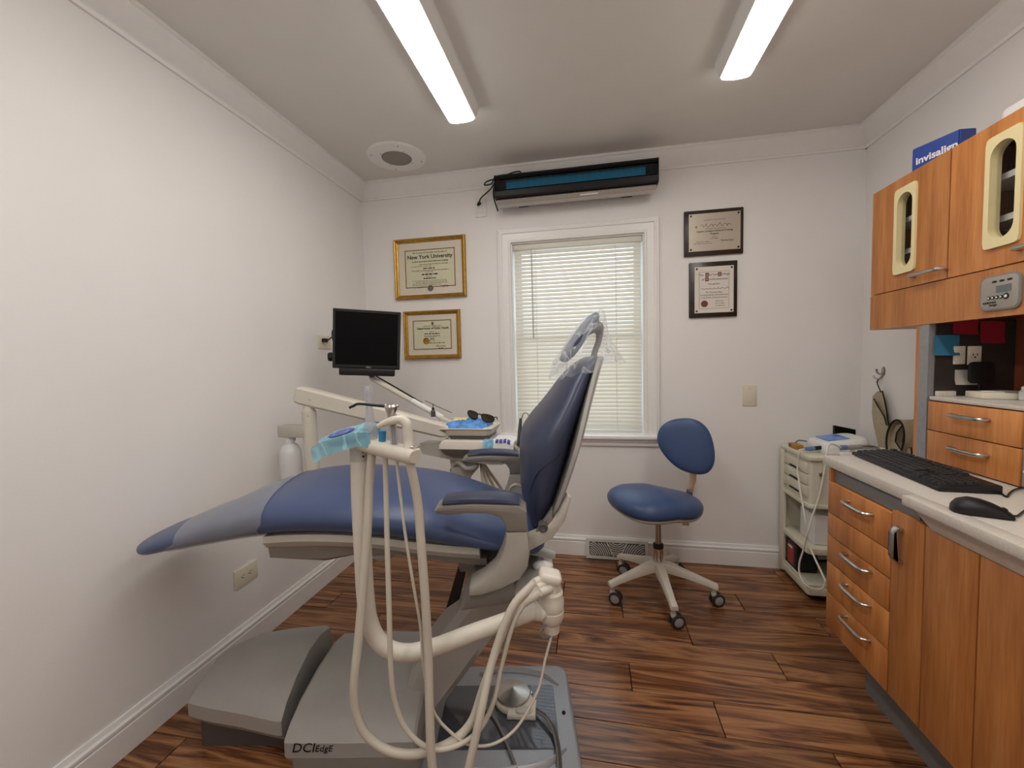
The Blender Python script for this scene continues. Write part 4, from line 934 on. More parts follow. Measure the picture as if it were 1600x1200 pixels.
e_ = V3((mb2.x, mb2.y, CZT+.006)); MB().tube([e_, atZ(1590, 806, CZT+.004), atZ(1598, 800, CZT+.003), atZ(1612, 790, CZT+.003)], .0022, 8, 5).build('cable', 'black', ms)
bn_ = MB()
oo = [(1.10, 1.165), (1.20, 1.165), (1.20, 1.288), (1.10, 1.288)]
def bring(s_, z): return [V3((1.15+(x-1.15)*s_, 1.2265+(y-1.2265)*s_, z)) for x, y in rrect(1.10, 1.165, 1.20, 1.288, .014)]
bn_.loft([bring(.86, CZT+.001), bring(.97, CZT+.058), bring(1.05, CZT+.059), bring(1.05, CZT+.063), bring(.94, CZT+.062), bring(.84, CZT+.004)]).build('plastic_bin', 'white', label='small white plastic bin on the worktop at the picture edge', cat='bin')
# ================================================================== dental chair (u to the head, v to the far side)
ch = thing('dental_chair', 'blue dental chair raised on its grey base, backrest upright', 'dental chair', CO, CA)
def sring(u, zt, zb, hw, e=2.6, slant=0, g=0, n=36, e2=2.3):
    zc, hz = (zt+zb)/2, (zt-zb)/2+g; out = []
    for k in range(n):
        a = 2*math.pi*k/n; c, s_ = math.cos(a), math.sin(a)
        v = (hw+g)*math.copysign(abs(c)**(2/e), c); z = zc+hz*math.copysign(abs(s_)**(2/e2), s_)
        out.append(V3((u+slant*v, v, z)))
    return out
ST = [(-.985, .700, .676, .085), (-.970, .708, .666, .125), (-.93, .722, .662, .158), (-.86, .748, .678, .180), (-.76, .785, .697, .198), (-.66, .826, .714, .215), (-.56, .860, .730, .232), (-.46, .876, .741, .245), (-.34, .877, .744, .252), (-.20, .866, .736, .256), (-.06, .842, .716, .256), (.06, .800, .700, .250), (.15, .762, .690, .242), (.22, .748, .676, .228), (.27, .750, .662, .205), (.292, .722, .682, .15)]
def interp(ST, sub=4): return [tuple(p) for p in crom4(ST, sub)]
def crom4(P, sub):
    out = []
    for i in range(len(P)-1):
        p0 = P[max(i-1, 0)]; p1, p2 = P[i], P[i+1]; p3 = P[min(i+2, len(P)-1)]
        for k in range(sub):
            t = k/sub; out.append([.5*(2*b+(c-a)*t+(2*a-5*b+4*c-d)*t*t+(3*b-a-3*c+d)*t**3) for a, b, c, d in zip(p0, p1, p2, p3)])
    out.append(list(P[-1])); return out
S4 = crom4(ST, 4)
MB().loft([sring(*s_) for s_ in S4]).build('seat_cushion', 'vinyl', ch, chair=True, smooth=60)
def stat(u):
    for a, b in zip(S4, S4[1:]):
        if a[0] <= u <= b[0]:
            t = (u-a[0])/(b[0]-a[0]); return [x+(y-x)*t for x, y in zip(a, b)]
    return S4[0] if u < S4[0][0] else S4[-1]
rings = []
NR = 14
for k in range(NR+1):
    t = k/NR; u = -.875+t*.335; sl_ = -.42*(1-t)-.16*t
    r0 = []
    for j in range(36):
        a = 2*math.pi*j/36; c, s_ = math.cos(a), math.sin(a)
        uu = u
        for _ in range(3):
            S = stat(max(-.984, uu)); v = (S[3]+.004)*math.copysign(abs(c)**(2/2.6), c); uu = u+sl_*v*(.6 if s_ < 0 else 1)
        S = stat(max(-.984, uu)); zc, hz = (S[1]+S[2])/2, (S[1]-S[2])/2+.004
        nz = noise.noise(V3((uu*9, v*7, s_*2)))*.0022
        r0.append(V3((uu, v*(1+nz), zc+hz*math.copysign(abs(s_)**(2/2.3), s_)+nz)))
    rings.append(r0)
MB().loft(rings, cap=False).build('plastic_leg_sheath', 'sheath', ch, chair=True, smooth=60, label='clear plastic sheath pulled over the leg rest')
uvz = lambda p, q, t: V3((p, t, q)); vzu = lambda p, q, t: V3((t, p, q))
# pale rim and dark pan under the cushion
rim = []
for u in [-.515+.0475*k for k in range(14)]:
    S = stat(u); b = S[2]; w = S[3]*.90
    rim.append([V3((u, v, z)) for v, z in ((-w, b+.022), (-w-.004, b+.004), (-w*.93, b-.018), (w*.93, b-.018), (w+.004, b+.004), (w, b+.022))])
MB().loft(rim).build('seat_rim', 'beige2', ch, chair=True, smooth=40)
pan = []
for u, d in ((-.508, .045), (-.46, .055), (-.36, .065), (-.27, .045), (-.255, .034), (-.10, .030), (.08, .034), (.12, .03)):
    b = stat(u)[2]-.016; pan.append([V3((u, v, z)) for v, z in ((-.205, b), (-.200, b-d*.7), (-.17, b-d), (.17, b-d), (.200, b-d*.7), (.205, b))])
MB().loft(pan).build('seat_pan', 'taupe', ch, chair=True, smooth=30)
MB().ell((-.20, -.12, .668), (.045, .05, .022)).build('pan_knob', 'greyp', ch, chair=True)
# yokes, arm rests
yk = [(.182, .800), (.238, .800), (.242, .745), (.236, .705), (.214, .672), (.170, .650), (.115, .632), (.080, .630), (.082, .652), (.118, .672), (.150, .702), (.168, .738), (.178, .77)]
arm = [(.0, .852), (-.003, .860), (.015, .872), (.10, .875), (.215, .869), (.236, .852), (.238, .800), (.182, .800), (.180, .820), (.168, .838), (.14, .848), (.08, .850), (.03, .846)]
for sg in (-1, 1):
    a, b = (-.315, -.232) if sg < 0 else (.232, .315)
    MB().prism(yk, uvz, a+(.0 if sg < 0 else .0), b, .008).build('yoke', 'yoke', ch, chair=True, smooth=40)
    ar = MB().prism(arm, uvz, a, b, .007).build('armrest', 'taupe', ch, chair=True, smooth=40)
    w0, w1 = a+.004, b-.004; c = (w0+w1)/2
    pr = []
    for t in range(9):
        u = .018+t*.0250; h = .020*math.sin(math.pi*min(1, max(.06, (t+.5)/9)))**.35
        pr.append([V3((u, c+(w1-w0)/2*x, .8725+y*h-.0045*(t/8))) for x, y in ((-.9, 0), (-1, .35), (-.92, .8), (-.6, 1), (.6, 1), (.92, .8), (1, .35), (.9, 0))])
    MB().loft(pr).build('arm_pad', 'vinyl2', ar, chair=True, smooth=50)
    MB().lathe([(.030, 0), (.030, .006), (.024, .010), (.022, .006), (.001, .006)], (.205, .0, .735), (0, -1, 0), 24).xf(Matrix.Translation((0, a if sg < 0 else a, 0))).build('pivot_cap', 'beige2', ch, chair=True) if sg > 0 else None
MB().prism([(.08, .632), (.20, .662), (.20, .60), (.05, .58)], uvz, -.30, .30, .01).build('yoke_crossbar', 'taupe', ch, chair=True)
# backrest
BK = [(.735, .268, .285, .12), (.745, .256, .292, .165), (.775, .238, .306, .205), (.82, .226, .322, .232), (.88, .221, .343, .248), (.95, .222, .366, .256), (1.005, .228, .384, .254), (1.05, .256, .398, .244), (1.09, .291, .411, .228), (1.13, .324, .425, .208), (1.19, .370, .448, .170), (1.232, .418, .466, .140), (1.250, .452, .478, .100)]
B4 = crom4([(z, (a+b)/2, max(.006, (b-a)/2), w) for z, a, b, w in BK], 4)
def bring_(z, uc, hu, hw, g=0, n=36, e=2.5):
    out = []
    for k in range(n):
        a = 2*math.pi*k/n; c, s_ = math.cos(a), math.sin(a)
        v = (hw+g)*math.copysign(abs(s_)**(2/e), s_); u = uc+(hu+g)*math.copysign(abs(c)**(2/2.2), c)
        out.append(V3((u, v, z)))
    return out
MB().loft([bring_(*b) for b in B4]).build('backrest', 'vinyl2', ch, chair=True, smooth=60)
shell = []
for z, uc, hu, hw in B4[3:]:
    ub = uc+hu; w = hw*1.0
    shell.append([V3((u, v, z)) for v, u in ((-w-.003, ub-.014), (-w-.004, ub-.004), (-w*.85, ub+.010), (0, ub+.016), (w*.85, ub+.010), (w+.004, ub-.004), (w+.003, ub-.014), (0, ub-.004))])
MB().loft(shell).build('back_shell', 'greyp', ch, chair=True, smooth=50)
seam = [atV(*q) for q in ((903, 672, -.170), (892, 688, -.196), (874, 706, -.222), (856, 722, -.238), (842, 737, -.246), (835, 752, -.250), (829, 775, -.246))]
def onback(p):
    z = p.z; S = min(B4, key=lambda b: abs(b[0]-z)); k = (p.x-S[1])/S[2]; k = max(-.98, min(.98, k))
    return V3((p.x, -S[3]*(1-abs(k)**2.2)**(1/2.5)-.0005, z))
MB().tube([onback(p) for p in seam], .0011, 6, 4).build('seam', 'black', ch, chair=True)
for sg in (-1, 1):       # brackets that carry the backrest
    v0 = -.262 if sg < 0 else .222
    br = [(.240, .764), (.285, .782), (.325, .826), (.348, .875), (.358, .870), (.340, .806), (.305, .756), (.240, .722)]
    MB().prism(br, uvz, v0, v0+.04, .006).build('back_bracket', 'beige2', ch, chair=True)
    pv = atV(848, 821, -.25); pv = V3((pv.x, v0+(-.001 if sg < 0 else .041), pv.z)); MB().lathe([(.013, -.02), (.013, .004), (.009, .006), (.007, .003), (.001, .003)], pv, (0, sg, 0), 22).build('pivot_bolt', 'dark_taupe', ch, chair=True)
    MB().prism([(pv.x-.02, pv.z-.02), (pv.x+.028, pv.z+.05), (pv.x+.026, pv.z), (pv.x+.012, pv.z-.018)], uvz, v0+.008, v0+.03, .004).build('bracket_gusset', 'taupe', ch, chair=True)
# headrest
hd = V3((.10, 0, .140)).normalized(); hn = V3((-.81, 0, .58)).normalized(); hc = V3((.422, 0, 1.312))
MB().pad(circ(hc, hd, V3((0, 1, 0)), .094, .125, 36, 3.2), hn, .014, .016).build('headrest', 'vinyl2', ch, chair=True, smooth=60)
MB().tube([(.470, 0, 1.225), (.474, 0, 1.262), (.488, 0, 1.300), (.492, 0, 1.335)], [.013, .0095, .0095, .012], 14, 4, flat=1.0).build('headrest_stem', 'taupe', ch, chair=True)
MB().ell((.486, 0, 1.343), (.019, .030, .022)).prism([(.470, 1.368), (.486, 1.372), (.494, 1.335), (.462, 1.322)], uvz, -.022, .022, .005).build('headrest_joint', 'taupe', ch, chair=True)
# pedestal
la = [(.070, .510), (-.147, .245), (-.172, .150), (-.166, .072), (-.113, .036), (-.044, .135), (.205, .470), (.292, .560), (.285, .605), (.10, .605)]
MB().prism(la, uvz, -.10, .10, .022, 1).build('lift_arm', 'greyp', ch, chair=True, smooth=20)
MB().prism([(.03, .60), (.30, .60), (.29, .665), (.24, .70), (.06, .70), (.02, .66)], uvz, -.14, .14, .015).build('seat_mount', 'taupe', ch, chair=True)
MB().prism([(.02, .60), (.05, .61), (.015, .47), (-.03, .44)], uvz, -.06, .06, .004).build('lift_cylinder', 'black', ch, chair=True)
def cover(name, st, m, lab=None):
    rings = []
    for u, vs, ve, zt, zb in st:
        h = zt-zb
        rings.append([V3((u, v, z)) for v, z in ((vs+.02, zb-.03), (vs, zb), (vs, zb+.045), (vs+.03, zb+.045+.35*(h-.045)), (vs+.10, zb+.045+.75*(h-.045)), ((vs+ve)/2, zt), (ve-.09, zt), (ve-.02, zt-.02), (ve, zb+.05), (ve, zb-.03))])
    return MB().loft(rings).build(name, m, ch, chair=True, smooth=28, label=lab)
cover('foot_cover', [(-.885, -.05, .15, .175, .110), (-.878, -.085, .18, .200, .108), (-.80, -.105, .205, .222, .108), (-.68, -.125, .21, .238, .105), (-.545, -.155, .205, .250, .104), (-.53, -.155, .20, .246, .104)], 'greyp')
MB().prism(rrect(-.86, -.08, -.50, .17, .03), XY, .0, .10).build('foot_cover_skirt', 'dark_taupe', ch, chair=True)
bc2 = cover('base_cover', [(-.488, -.215, .21, .205, .098), (-.48, -.221, .215, .210, .098), (-.30, -.223, .218, .215, .098), (-.108, -.221, .215, .210, .098), (-.100, -.215, .21, .200, .098)], 'greyp')
MB().prism(rrect(-.485, -.225, .30, .215, .02), XY, .005, .0965, .004).build('base_housing', 'greyp', ch, chair=True) if 0 else MB().prism(rrect(-.472, -.222, -.09, .21, .02), XY, .0, .097, .003).build('base_skirt', 'taupe', ch, chair=True)
pl_ = MB().prism(rrect(-.42, -.30, .386, .205, .05), XY, .0, .046, .012, 3).build('base_plate', 'base_metal', ch, chair=True)
MB().prism(rrect(-.06, -.150, .325, .100, .015), XY, .0455, .0485, .001).build('base_window', 'glossblack', pl_, chair=True, smooth=20)
MB().tube([(.05, .155, .050), (.16, .172, .052), (.28, .150, .050), (.345, .10, .048)], [.004, .012, .012, .004], 8, 5, flat=.5).build('base_ridge', 'base_metal', pl_, chair=True)
MB().tube([(.05, -.21, .050), (.16, -.222, .052), (.28, -.20, .050), (.345, -.15, .048)], [.004, .012, .012, .004], 8, 5, flat=.5).build('base_ridge', 'base_metal', pl_, chair=True)
MB().lathe([(.006, 0), (.006, .004), (.001, .005)], (.352, -.02, .0455)).build('base_screw', 'dark', pl_, chair=True)
# lettering on the base cover
FM = CM @ face_mat((-.463, -.2235, .118), (1, 0, 0), (0, 0, 1))
text('DCI', .040, FM, 'black', bc2, 'lettering', 'LEFT', .25); text('ᴇdɢᴇ' if 0 else 'EdgE', .027, CM @ face_mat((-.395, -.2235, .1195), (1, 0, 0), (0, 0, 1)), 'black', bc2, 'lettering', 'LEFT', .25)
# levers behind the seat
MB().prism([(.235, .708), (.30, .690), (.318, .683), (.318, .668), (.300, .670), (.235, .686)], uvz, -.20, -.17, .004).build('release_lever', 'greyp', ch, chair=True)
MB().ell(atV(848, 884, -.20), (.030, .022, .015)).build('lever_knob', 'white', ch, chair=True)
# clear bag over the headrest
hb = thing('headrest_bag', 'clear plastic bag pulled over the headrest', 'plastic bag', CM @ V3((.44, 0, 1.19)))
rings = []
for s_, cu_, cz_, ru, rv, tz in ((0, .474, 1.393, .010, .07, .2), (.06, .470, 1.386, .026, .11, .3), (.2, .455, 1.355, .050, .135, .4), (.4, .440, 1.312, .070, .142, .5), (.6, .430, 1.275, .088, .148, .4), (.8, .436, 1.240, .108, .155, .3), (1, .446, 1.206, .122, .162, .22)):
    r0 = []
    for k in range(44):
        a = 2*math.pi*k/44; c, sn_ = math.cos(a), math.sin(a)
        w = 1+.10*s_*noise.noise(V3((c*3, sn_*3, s_*4)))+.05*noise.noise(V3((c*9, sn_*9, s_*9+4)))
        r0.append(V3((cu_+ru*c*w, rv*sn_*w, cz_+ru*c*tz+.010*s_*noise.noise(V3((c*4, sn_*4, 7))))))
    rings.append(r0)
b4 = []
for i in range(len(rings[0])): b4.append(crom([r[i] for r in rings], 3))
MB().loft([[b4[i][j] for i in range(44)] for j in range(len(b4[0]))], cap=False).build('bag', 'film', hb, chair=True, smooth=70)
# ---- foot control on the base plate
fc = thing('foot_control', 'round chrome foot control with cream housing on the chair base plate', 'foot control', CM @ V3((.182, .003, .049)))
FC = V3((.180, .030, .049))
MB().lathe([(.062, 0), (.066, .006), (.066, .016), (.062, .022), (.045, .024)], FC).prism([(.16, -.05), (.255, -.055), (.262, .01), (.22, .05), (.17, .04)], XY, .049, .070, .006).build('housing', 'beige', fc, chair=True)
MB().lathe([(.055, .024), (.059, .028), (.058, .032), (.001, .050)], FC, n=40).build('cone_disc', 'steel', fc, chair=True, smooth=25)
MB().prism(rrect(.19, -.05, .245, -.022, .012), XY, .070, .076, .003).build('toggle_button', 'beige2', fc, chair=True)
MB().lathe([(.006, 0), (.006, .008), (.003, .010)], (.243, .035, .068)).build('screw', 'chrome', fc, chair=True)
for k, off in enumerate((0, .008)):
    MB().tube([V3((.255, -.02-off, .062)), V3((.29, -.06-off, .07)), V3((.318-off, -.12, .064)), V3((.322-off, -.20, .056)), V3((.31-off, -.30, .05)), V3((.29-off, -.36, .02)), V3((.24, -.40, .006))], .0042, 8, 6).build('control_hose', 'hosegrey' if k else 'dark_taupe', fc, chair=True)
MB().tube([V3((.06, .02, .054)), V3((.12, -.05, .056)), V3((.17, -.16, .055)), V3((.21, -.27, .052)), V3((.23, -.36, .018)), V3((.24, -.42, .007))], .0048, 8, 6).build('control_hose', 'hosegrey', fc, chair=True)
# ================================================================== assistant arm on the near side
V_ = -.42
aa = thing('assistant_arm', 'cream assistant arm tube bent round the near side of the chair', 'instrument arm', CM @ V3((.292, -.36, .57)))
at = [atV(562, 716, V_), atV(563, 780, V_), atV(567, 860, V_), atV(571, 930, V_), atV(578, 975, V_), atV(597, 1007, V_), atV(630, 1020, V_+.005), atV(675, 1012, V_+.015), atV(740, 988, V_+.03), atV(800, 967, V_+.045), atV(838, 953, V_+.06)]
MB().tube(at, .0200, 18, 6).build('arm_tube', 'beige', aa, chair=True, smooth=60)
MB().tube([atV(561, 689, V_), atV(562, 719, V_)], .0212, 20, 0).build('tube_collar', 'beige2', aa, chair=True)
for y in (703, 710): MB().lathe([(.0022, 0), (.0022, .002)], atV(573, y, V_)-V3((0, .0205, 0)), (0, -1, 0), 8).build('set_screw', 'dark', aa, chair=True)
jc = atV(862, 985, -.36); J = V3((jc.x, -.36, 0))
MB().lathe([(.001, .566), (.019, .566), (.021, .588), (.026, .594), (.031, .606), (.0315, .622), (.030, .624), (.0315, .628), (.032, .648), (.029, .655), (.030, .668), (.0255, .674), (.0245, .705), (.020, .71)], J, n=30).build('swivel_post', 'beige', aa, chair=True, smooth=30)
MB().obox(Matrix.Translation(J+V3((-.002, -.002, .708))) @ Matrix.Rotation(.25, 4, 'Y'), (.056, .052, .026), .011, 3).build('swivel_cap', 'beige', aa, chair=True)
MB().loft([circ(atV(835, 954, V_+.06), V3((.15, 0, .99)), V3((0, 1, 0)), .022, .022, 18), circ(J+V3((-.025, -.010, .622)), V3((0, 0, 1)), V3((0, 1, 0)), .020, .022, 18), circ(J+V3((0, 0, .628)), V3((0, 0, 1)), V3((0, 1, 0)), .017, .024, 18)]).build('tube_clamp', 'beige', aa, chair=True)
MB().prism([(.20, .560), (.298, .600), (.312, .640), (.285, .66), (.20, .620)], uvz, -.345, -.08, .010).build('mount_bracket', 'beige2', aa, chair=True)
noz = []
for k, (px, py, vv_) in enumerate(((848, 905, -.372), (852, 913, -.380), (857, 921, -.388))):
    q = atV(px-8, py+3, vv_-.008); p = atV(px+4, py-2, vv_+.012); MB().tube([p, q, q+(q-p)*.5], [.0105, .0105, .0090], 14, 0).build('hose_nozzle', 'beige', aa, chair=True); noz.append(q+(q-p)*.4)
MB().tube([J+V3((-.012, -.02, .600)), J+V3((-.03, -.03, .585)), J+V3((-.022, -.025, .567)), J+V3((0, -.01, .562))], .003, 8, 5).build('bleed_line', 'hosegrey', aa, chair=True)
# holder bar
hb0, hb1 = atV(556, 689, V_), atV(647, 712, -.50)
hx = (hb1-hb0).normalized(); hside = hx.cross(V3((0, 0, 1))).normalized(); hup = hside.cross(hx)
def hsec(p, s_): return [p+hside*(a*s_)+hup*(b*s_) for a, b in [(.020*math.cos(t), .017*math.sin(t) if math.sin(t) < .75 else .0128) for t in (2*math.pi*k/20 for k in range(20))]]
MB().loft([hsec(hb0-hx*.004, 1.0), hsec(hb0, 1.12), hsec(hb1-hx*.006, 1.15), hsec(hb1, 1.10), hsec(hb1+hx*.004, .9)]).build('holder_bar', 'beige', aa, chair=True, smooth=40)
def onbar(t, d=0): return hb0+(hb1-hb0)*t+hup*d
# touch pad and its film
tp = atV(541, 680, V_-.01)
TM = Matrix.Translation(tp) @ Matrix.Rotation(-.24, 4, 'Y') @ Matrix.Rotation(.18, 4, 'X')
MB().loft([[TM @ V3((x*s_, y*s_, z)) for x, y in rrect(-.040, -.036, .046, .036, .030, 6)] for s_, z in ((.9, -.012), (1, -.006), (1, .002), (.92, .006))]).build('touch_pad', 'beige2', aa, chair=True)
fl = thing('barrier_film', 'blue barrier film with violet oval print over the assistant touch pad', 'plastic film', CM @ tp)
def filmf(u, v):
    x, y = (u-.5)*.150-.004, (v-.5)*.125; ex, ey = max(0, abs(x)-.042), max(0, abs(y)-.034)
    z = .0085-ex*(.30 if x < 0 else .35)-ey*1.05+.007*noise.noise(V3((x*40, y*40, 1)))*(.15+min(1, (ex+ey)*40))
    return TM @ V3((x-(ex*.25 if x > 0 else -ex*.25), y-math.copysign(ey*.6, y), z))
MB().grid(filmf, 26, 22).build('film', 'bluefilm', fl, chair=True, smooth=60)
MB().loft([[TM @ (p+V3((-.006, -.004, .0102))) for p in circ((0, 0, 0), X_, Y_, .030, .022, 28)], [TM @ (p+V3((-.006, -.004, .0106))) for p in circ((0, 0, 0), X_, Y_, .030, .022, 28)]]).build('violet_print', 'purple', fl, chair=True)
MB().mitre((-.022, -.012), (.008, .004), [(0, .0108), (0, .0112), (.002, .0112), (.002, .0108)], lambda p, q, h: TM @ V3((p, q, h))).build('white_print', 'bluefilm', fl, chair=True, smooth=0)
def pathV(pts): return [atV(*p) for p in pts]
# instruments in the holder, each with its hose
s1 = thing('suction_tip', 'clear plastic suction tip standing in the holder beside the blue film', 'suction handpiece', CM @ onbar(.28, .0))
b0, b1 = onbar(.28, .010), atV(575, 603, V_-.02); ax = (b1-b0); Ls = ax.length
MB().lathe([(.0125, 0), (.0135, Ls*.06), (.0150, Ls*.13), (.0135, Ls*.20), (.0150, Ls*.24), (.0110, Ls*.33), (.0085, Ls*.55), (.0078, Ls*.72), (.0092, Ls*.85), (.0098, Ls*.97), (.0092, Ls), (.0070, Ls), (.0070, Ls*.2)], b0, ax, 22, cap=False).build('clear_tip', 'tubeclear', s1, chair=True, smooth=50)
MB().tube([onbar(.30, -.012)]+pathV(((577, 760, V_-.02), (574, 830, V_-.03), (567, 920, V_-.04), (560, 1000, V_-.05), (554, 1060, V_-.06), (555, 1105, V_-.06), (570, 1145, V_-.06), (605, 1172, V_-.06), (650, 1178, V_-.06), (700, 1162, V_-.05), (735, 1130, V_-.03), (755, 1075, V_-.01), (778, 1010, -.41), (805, 955, -.40)))+[noz[2]], .0095, 12, 6).build('hose', 'hose', s1, chair=True, smooth=60)
s2 = thing('saliva_valve', 'blue capped saliva ejector valve in the holder between clear tips', 'suction handpiece', CM @ onbar(.47))
MB().cyl(onbar(.47, .008), onbar(.47, .038), .0078, .0078, 18).build('blue_cap', 'cyanband', s2, chair=True)
MB().tube([onbar(.53, -.012)]+pathV(((603, 760, V_-.04), (605, 850, V_-.05), (608, 950, V_-.06), (611, 1050, V_-.07), (618, 1100, V_-.07), (635, 1140, V_-.07), (668, 1168, V_-.07), (705, 1168, V_-.06), (745, 1145, V_-.04), (770, 1100, V_-.02), (785, 1035, -.42), (806, 965, -.41)))+[noz[1]], .0058, 10, 6).build('hose', 'hose', s2, chair=True, smooth=60)
s3 = thing('air_water_syringe', 'chrome air water syringe with black angled nozzle in a clear sleeve', 'syringe', CM @ onbar(.66))
t0_, t1_ = onbar(.68, .008), atV(612, 640, -.475)
MB().lathe([(.0085, 0), (.0085, .02), (.0078, .06), (.0095, (t1_-t0_).length)], t0_, t1_-t0_, 18).build('sleeve', 'tubeclear', s3, chair=True)
MB().tube([t0_, t0_+(t1_-t0_)*.98], .005, 10, 0).build('handle', 'hosegrey', s3, chair=True)
MB().lathe([(.0075, -.024), (.0085, -.014), (.0125, -.004), (.0135, .002), (.0105, .007), (.001, .008)], atV(611, 637, -.475)).ell(atV(621, 634, -.475), (.004, .006, .003)).ell(atV(603, 635, -.475), (.004, .005, .005)).build('head', 'steel', s3, chair=True)
MB().tube([atV(604, 635, -.475), atV(582, 633, -.475), atV(560, 631, -.475), atV(553, 634, -.475), atV(546, 637, -.475)], [.0034, .0030, .0028, .0028, .0028], 8, 3).build('nozzle', 'black', s3, chair=True)
MB().tube([onbar(.72, -.012)]+pathV(((624, 760, V_-.06), (634, 840, V_-.06), (647, 920, V_-.06), (657, 980, V_-.05), (663, 1050, V_-.05), (678, 1112, V_-.05), (705, 1145, V_-.05), (735, 1164, V_-.05), (772, 1162, V_-.04), (808, 1136, V_-.02), (840, 1080, -.41), (852, 1030, -.39)))+[J+V3((.0, -.01, .566))], .0034, 8, 6).build('hose', 'hose', s3, chair=True, smooth=60)
s4 = thing('suction_wand', 'cream hooked suction handle with lever valve at the end of the holder', 'suction handpiece', CM @ onbar(.9))
MB().tube(pathV(((591, 666, -.48), (602, 661, -.485), (614, 657, -.49), (626, 655.5, -.49), (635, 662, -.49), (637, 674, -.49), (639, 690, -.49)))+[onbar(.91, .008)], [.0052, .0075, .0090, .0098, .0105, .0110, .0112, .0125], 14, 5).build('hooked_handle', 'beige', s4, chair=True, smooth=60)
MB().ell(onbar(.93, .016)-hside*.0, (.010, .008, .006)).tube([onbar(.95, .017), onbar(1.03, .018), onbar(1.09, .026)], .0018, 6, 4).build('valve_lever', 'steel', s4, chair=True)
MB().tube([onbar(.93, -.012)]+pathV(((652, 780, V_-.06), (658, 850, V_-.06), (664, 930, V_-.06), (669, 1020, V_-.06), (671, 1100, V_-.07), (674, 1180, V_-.08), (683, 1235, V_-.08), (705, 1250, V_-.08), (724, 1228, V_-.08), (737, 1180, V_-.07), (752, 1110, V_-.05), (770, 1030, -.43), (800, 950, -.41)))+[noz[0]], .0096, 12, 6).build('hose', 'hose', s4, chair=True, smooth=60)
# ================================================================== delivery unit on the far side
PYY = 1.66
du = thing('delivery_unit', 'warm grey dentist delivery arm with control head behind the chair', 'delivery unit', (-1.28, PYY, .55))
pc_ = atY(487, 690, PYY)
MB().cyl((pc_.x, PYY, .60), (pc_.x-.006, PYY, 1.035), .031, .031, 24).build('post', 'beige', du)
MB().lathe([(.027, 1.03), (.024, 1.05), (.020, 1.062), (.024, 1.075)], (pc_.x-.006, PYY, 0)).build('post_collar', 'beige', du)
MB().lathe([(.002, 0), (.002, .001)], atY(481, 650, PYY-.033), (0, -1, 0), 8).build('set_screw', 'dark', du)
MB().tube([(pc_.x, PYY, .62), (pc_.x+.25, PYY-.06, .625), CM @ V3((-.35, .15, .66))], .026, 14, 5).build('mounting_tube', 'beige2', du)
e0, e1 = atY(474, 618, PYY), atY(700, 674, 1.80)
bd_ = (e1-e0).normalized(); bs = V3((-bd_.y, bd_.x, 0)).normalized(); bu = bd_.cross(bs)*-1
bu = V3((0, 0, 1))-bd_*bd_.z; bu.normalize()
def bsec(p, hh, ww, ch_=.010): return [p+bs*a+bu*b for a, b in ((-ww, -hh+ch_), (-ww+ch_, -hh), (ww-ch_, -hh), (ww, -hh+ch_), (ww, hh-ch_), (ww-ch_, hh), (-ww+ch_, hh), (-ww, hh-ch_))]
MB().loft([bsec(e0-bd_*.030, .030, .026), bsec(e0-bd_*.022, .036, .032), bsec(e0, .040, .034), bsec(e0+(e1-e0)*.55, .037, .034), bsec(e1-bd_*.02, .032, .032), bsec(e1, .026, .028)]).build('balance_arm', 'beige', du, smooth=30)
MB().lathe([(.004, 0), (.004, .002), (.001, .003)], atY(484, 625, PYY-.036), (0, -1, 0), 10).build('arm_screw', 'steel', du)
MB().lathe([(.026, .845), (.028, .85), (.028, .885), (.022, .90)], (e1.x+.02, 1.81, 0)).build('head_swivel', 'beige', du)
ya = 1.84
q0, q1 = atY(660, 702, ya), atY(770, 722, ya)
MB().loft([[V3((x, ya+sy*w, z)) for sy, z in ((-1, z0), (1, z0), (1, z1), (-1, z1))] for x, z0, z1, w in ((q0.x, .835, .862, .03), (q0.x+.02, .815, .865, .045), (q0.x+.15, .795, .855, .055), (q1.x, .775, .835, .055), (q1.x+.06, .775, .83, .05))]).build('head_carrier', 'beige2', du, smooth=20)
MB().prism([(-.66, .80), (-.52, .79), (-.53, .74), (-.565, .70), (-.60, .62), (-.64, .62)], XZ, 1.81, 1.87, .008).build('carrier_bracket', 'beige2', du)
MB().tube([atY(706, 735, 1.84), atY(716, 722, 1.80), atY(728, 732, 1.78), atY(742, 730, 1.80), atY(748, 718, 1.84)], .012, 12, 5).build('looped_hose', 'greyp', du)
hx0, hx1, hy0, hy1 = -.690, -.335, 1.74, 1.97
hs = lambda z, i, j=0: [V3((x, y, z)) for x, y in rrect(hx0+i, hy0+i*.7, hx1-j, hy1-i*.5, .025)]
hdm = MB().loft([hs(.806, .05, .03), hs(.822, .022, .01), hs(.848, .004), hs(.852, .0)]).build('head_base', 'taupe', du, smooth=25)
MB().loft([hs(.852, .0), hs(.866, .002), hs(.886, .014, .01), hs(.890, .022, .018)]).build('head_top', 'beige', du, smooth=25)
MB().box((hx0+.05, 1.78, .889), (-.46, 1.95, .906), .003).build('tray_holder', 'dark_taupe', du)
for k in range(4):
    x = -.36+k*.016; y = 1.76+k*.05
    MB().tube([(x-.02, y, .868), (x+.02, y-.004, .868), (x+.035, y-.006, .855), (x+.032, y, .80), (x-.02-k*.02, y+.02, .62), (x-.06-k*.02, y+.03, .56), (x-.12, y+.03, .60), (-.52, 1.86, .78)], .0075, 10, 5).build('handpiece_hose', 'hose', du, smooth=60)
    MB().cyl((x-.03, y, .868), (x+.022, y-.004, .868), .010, .0105, 12).build('handpiece_holder', 'beige', du)
MB().tube([(-.325, 1.80, .86), (-.318, 1.80, .93), (-.312, 1.80, .985)], [.008, .0085, .006], 12, 3).build('dark_handpiece', 'dark_taupe', du)
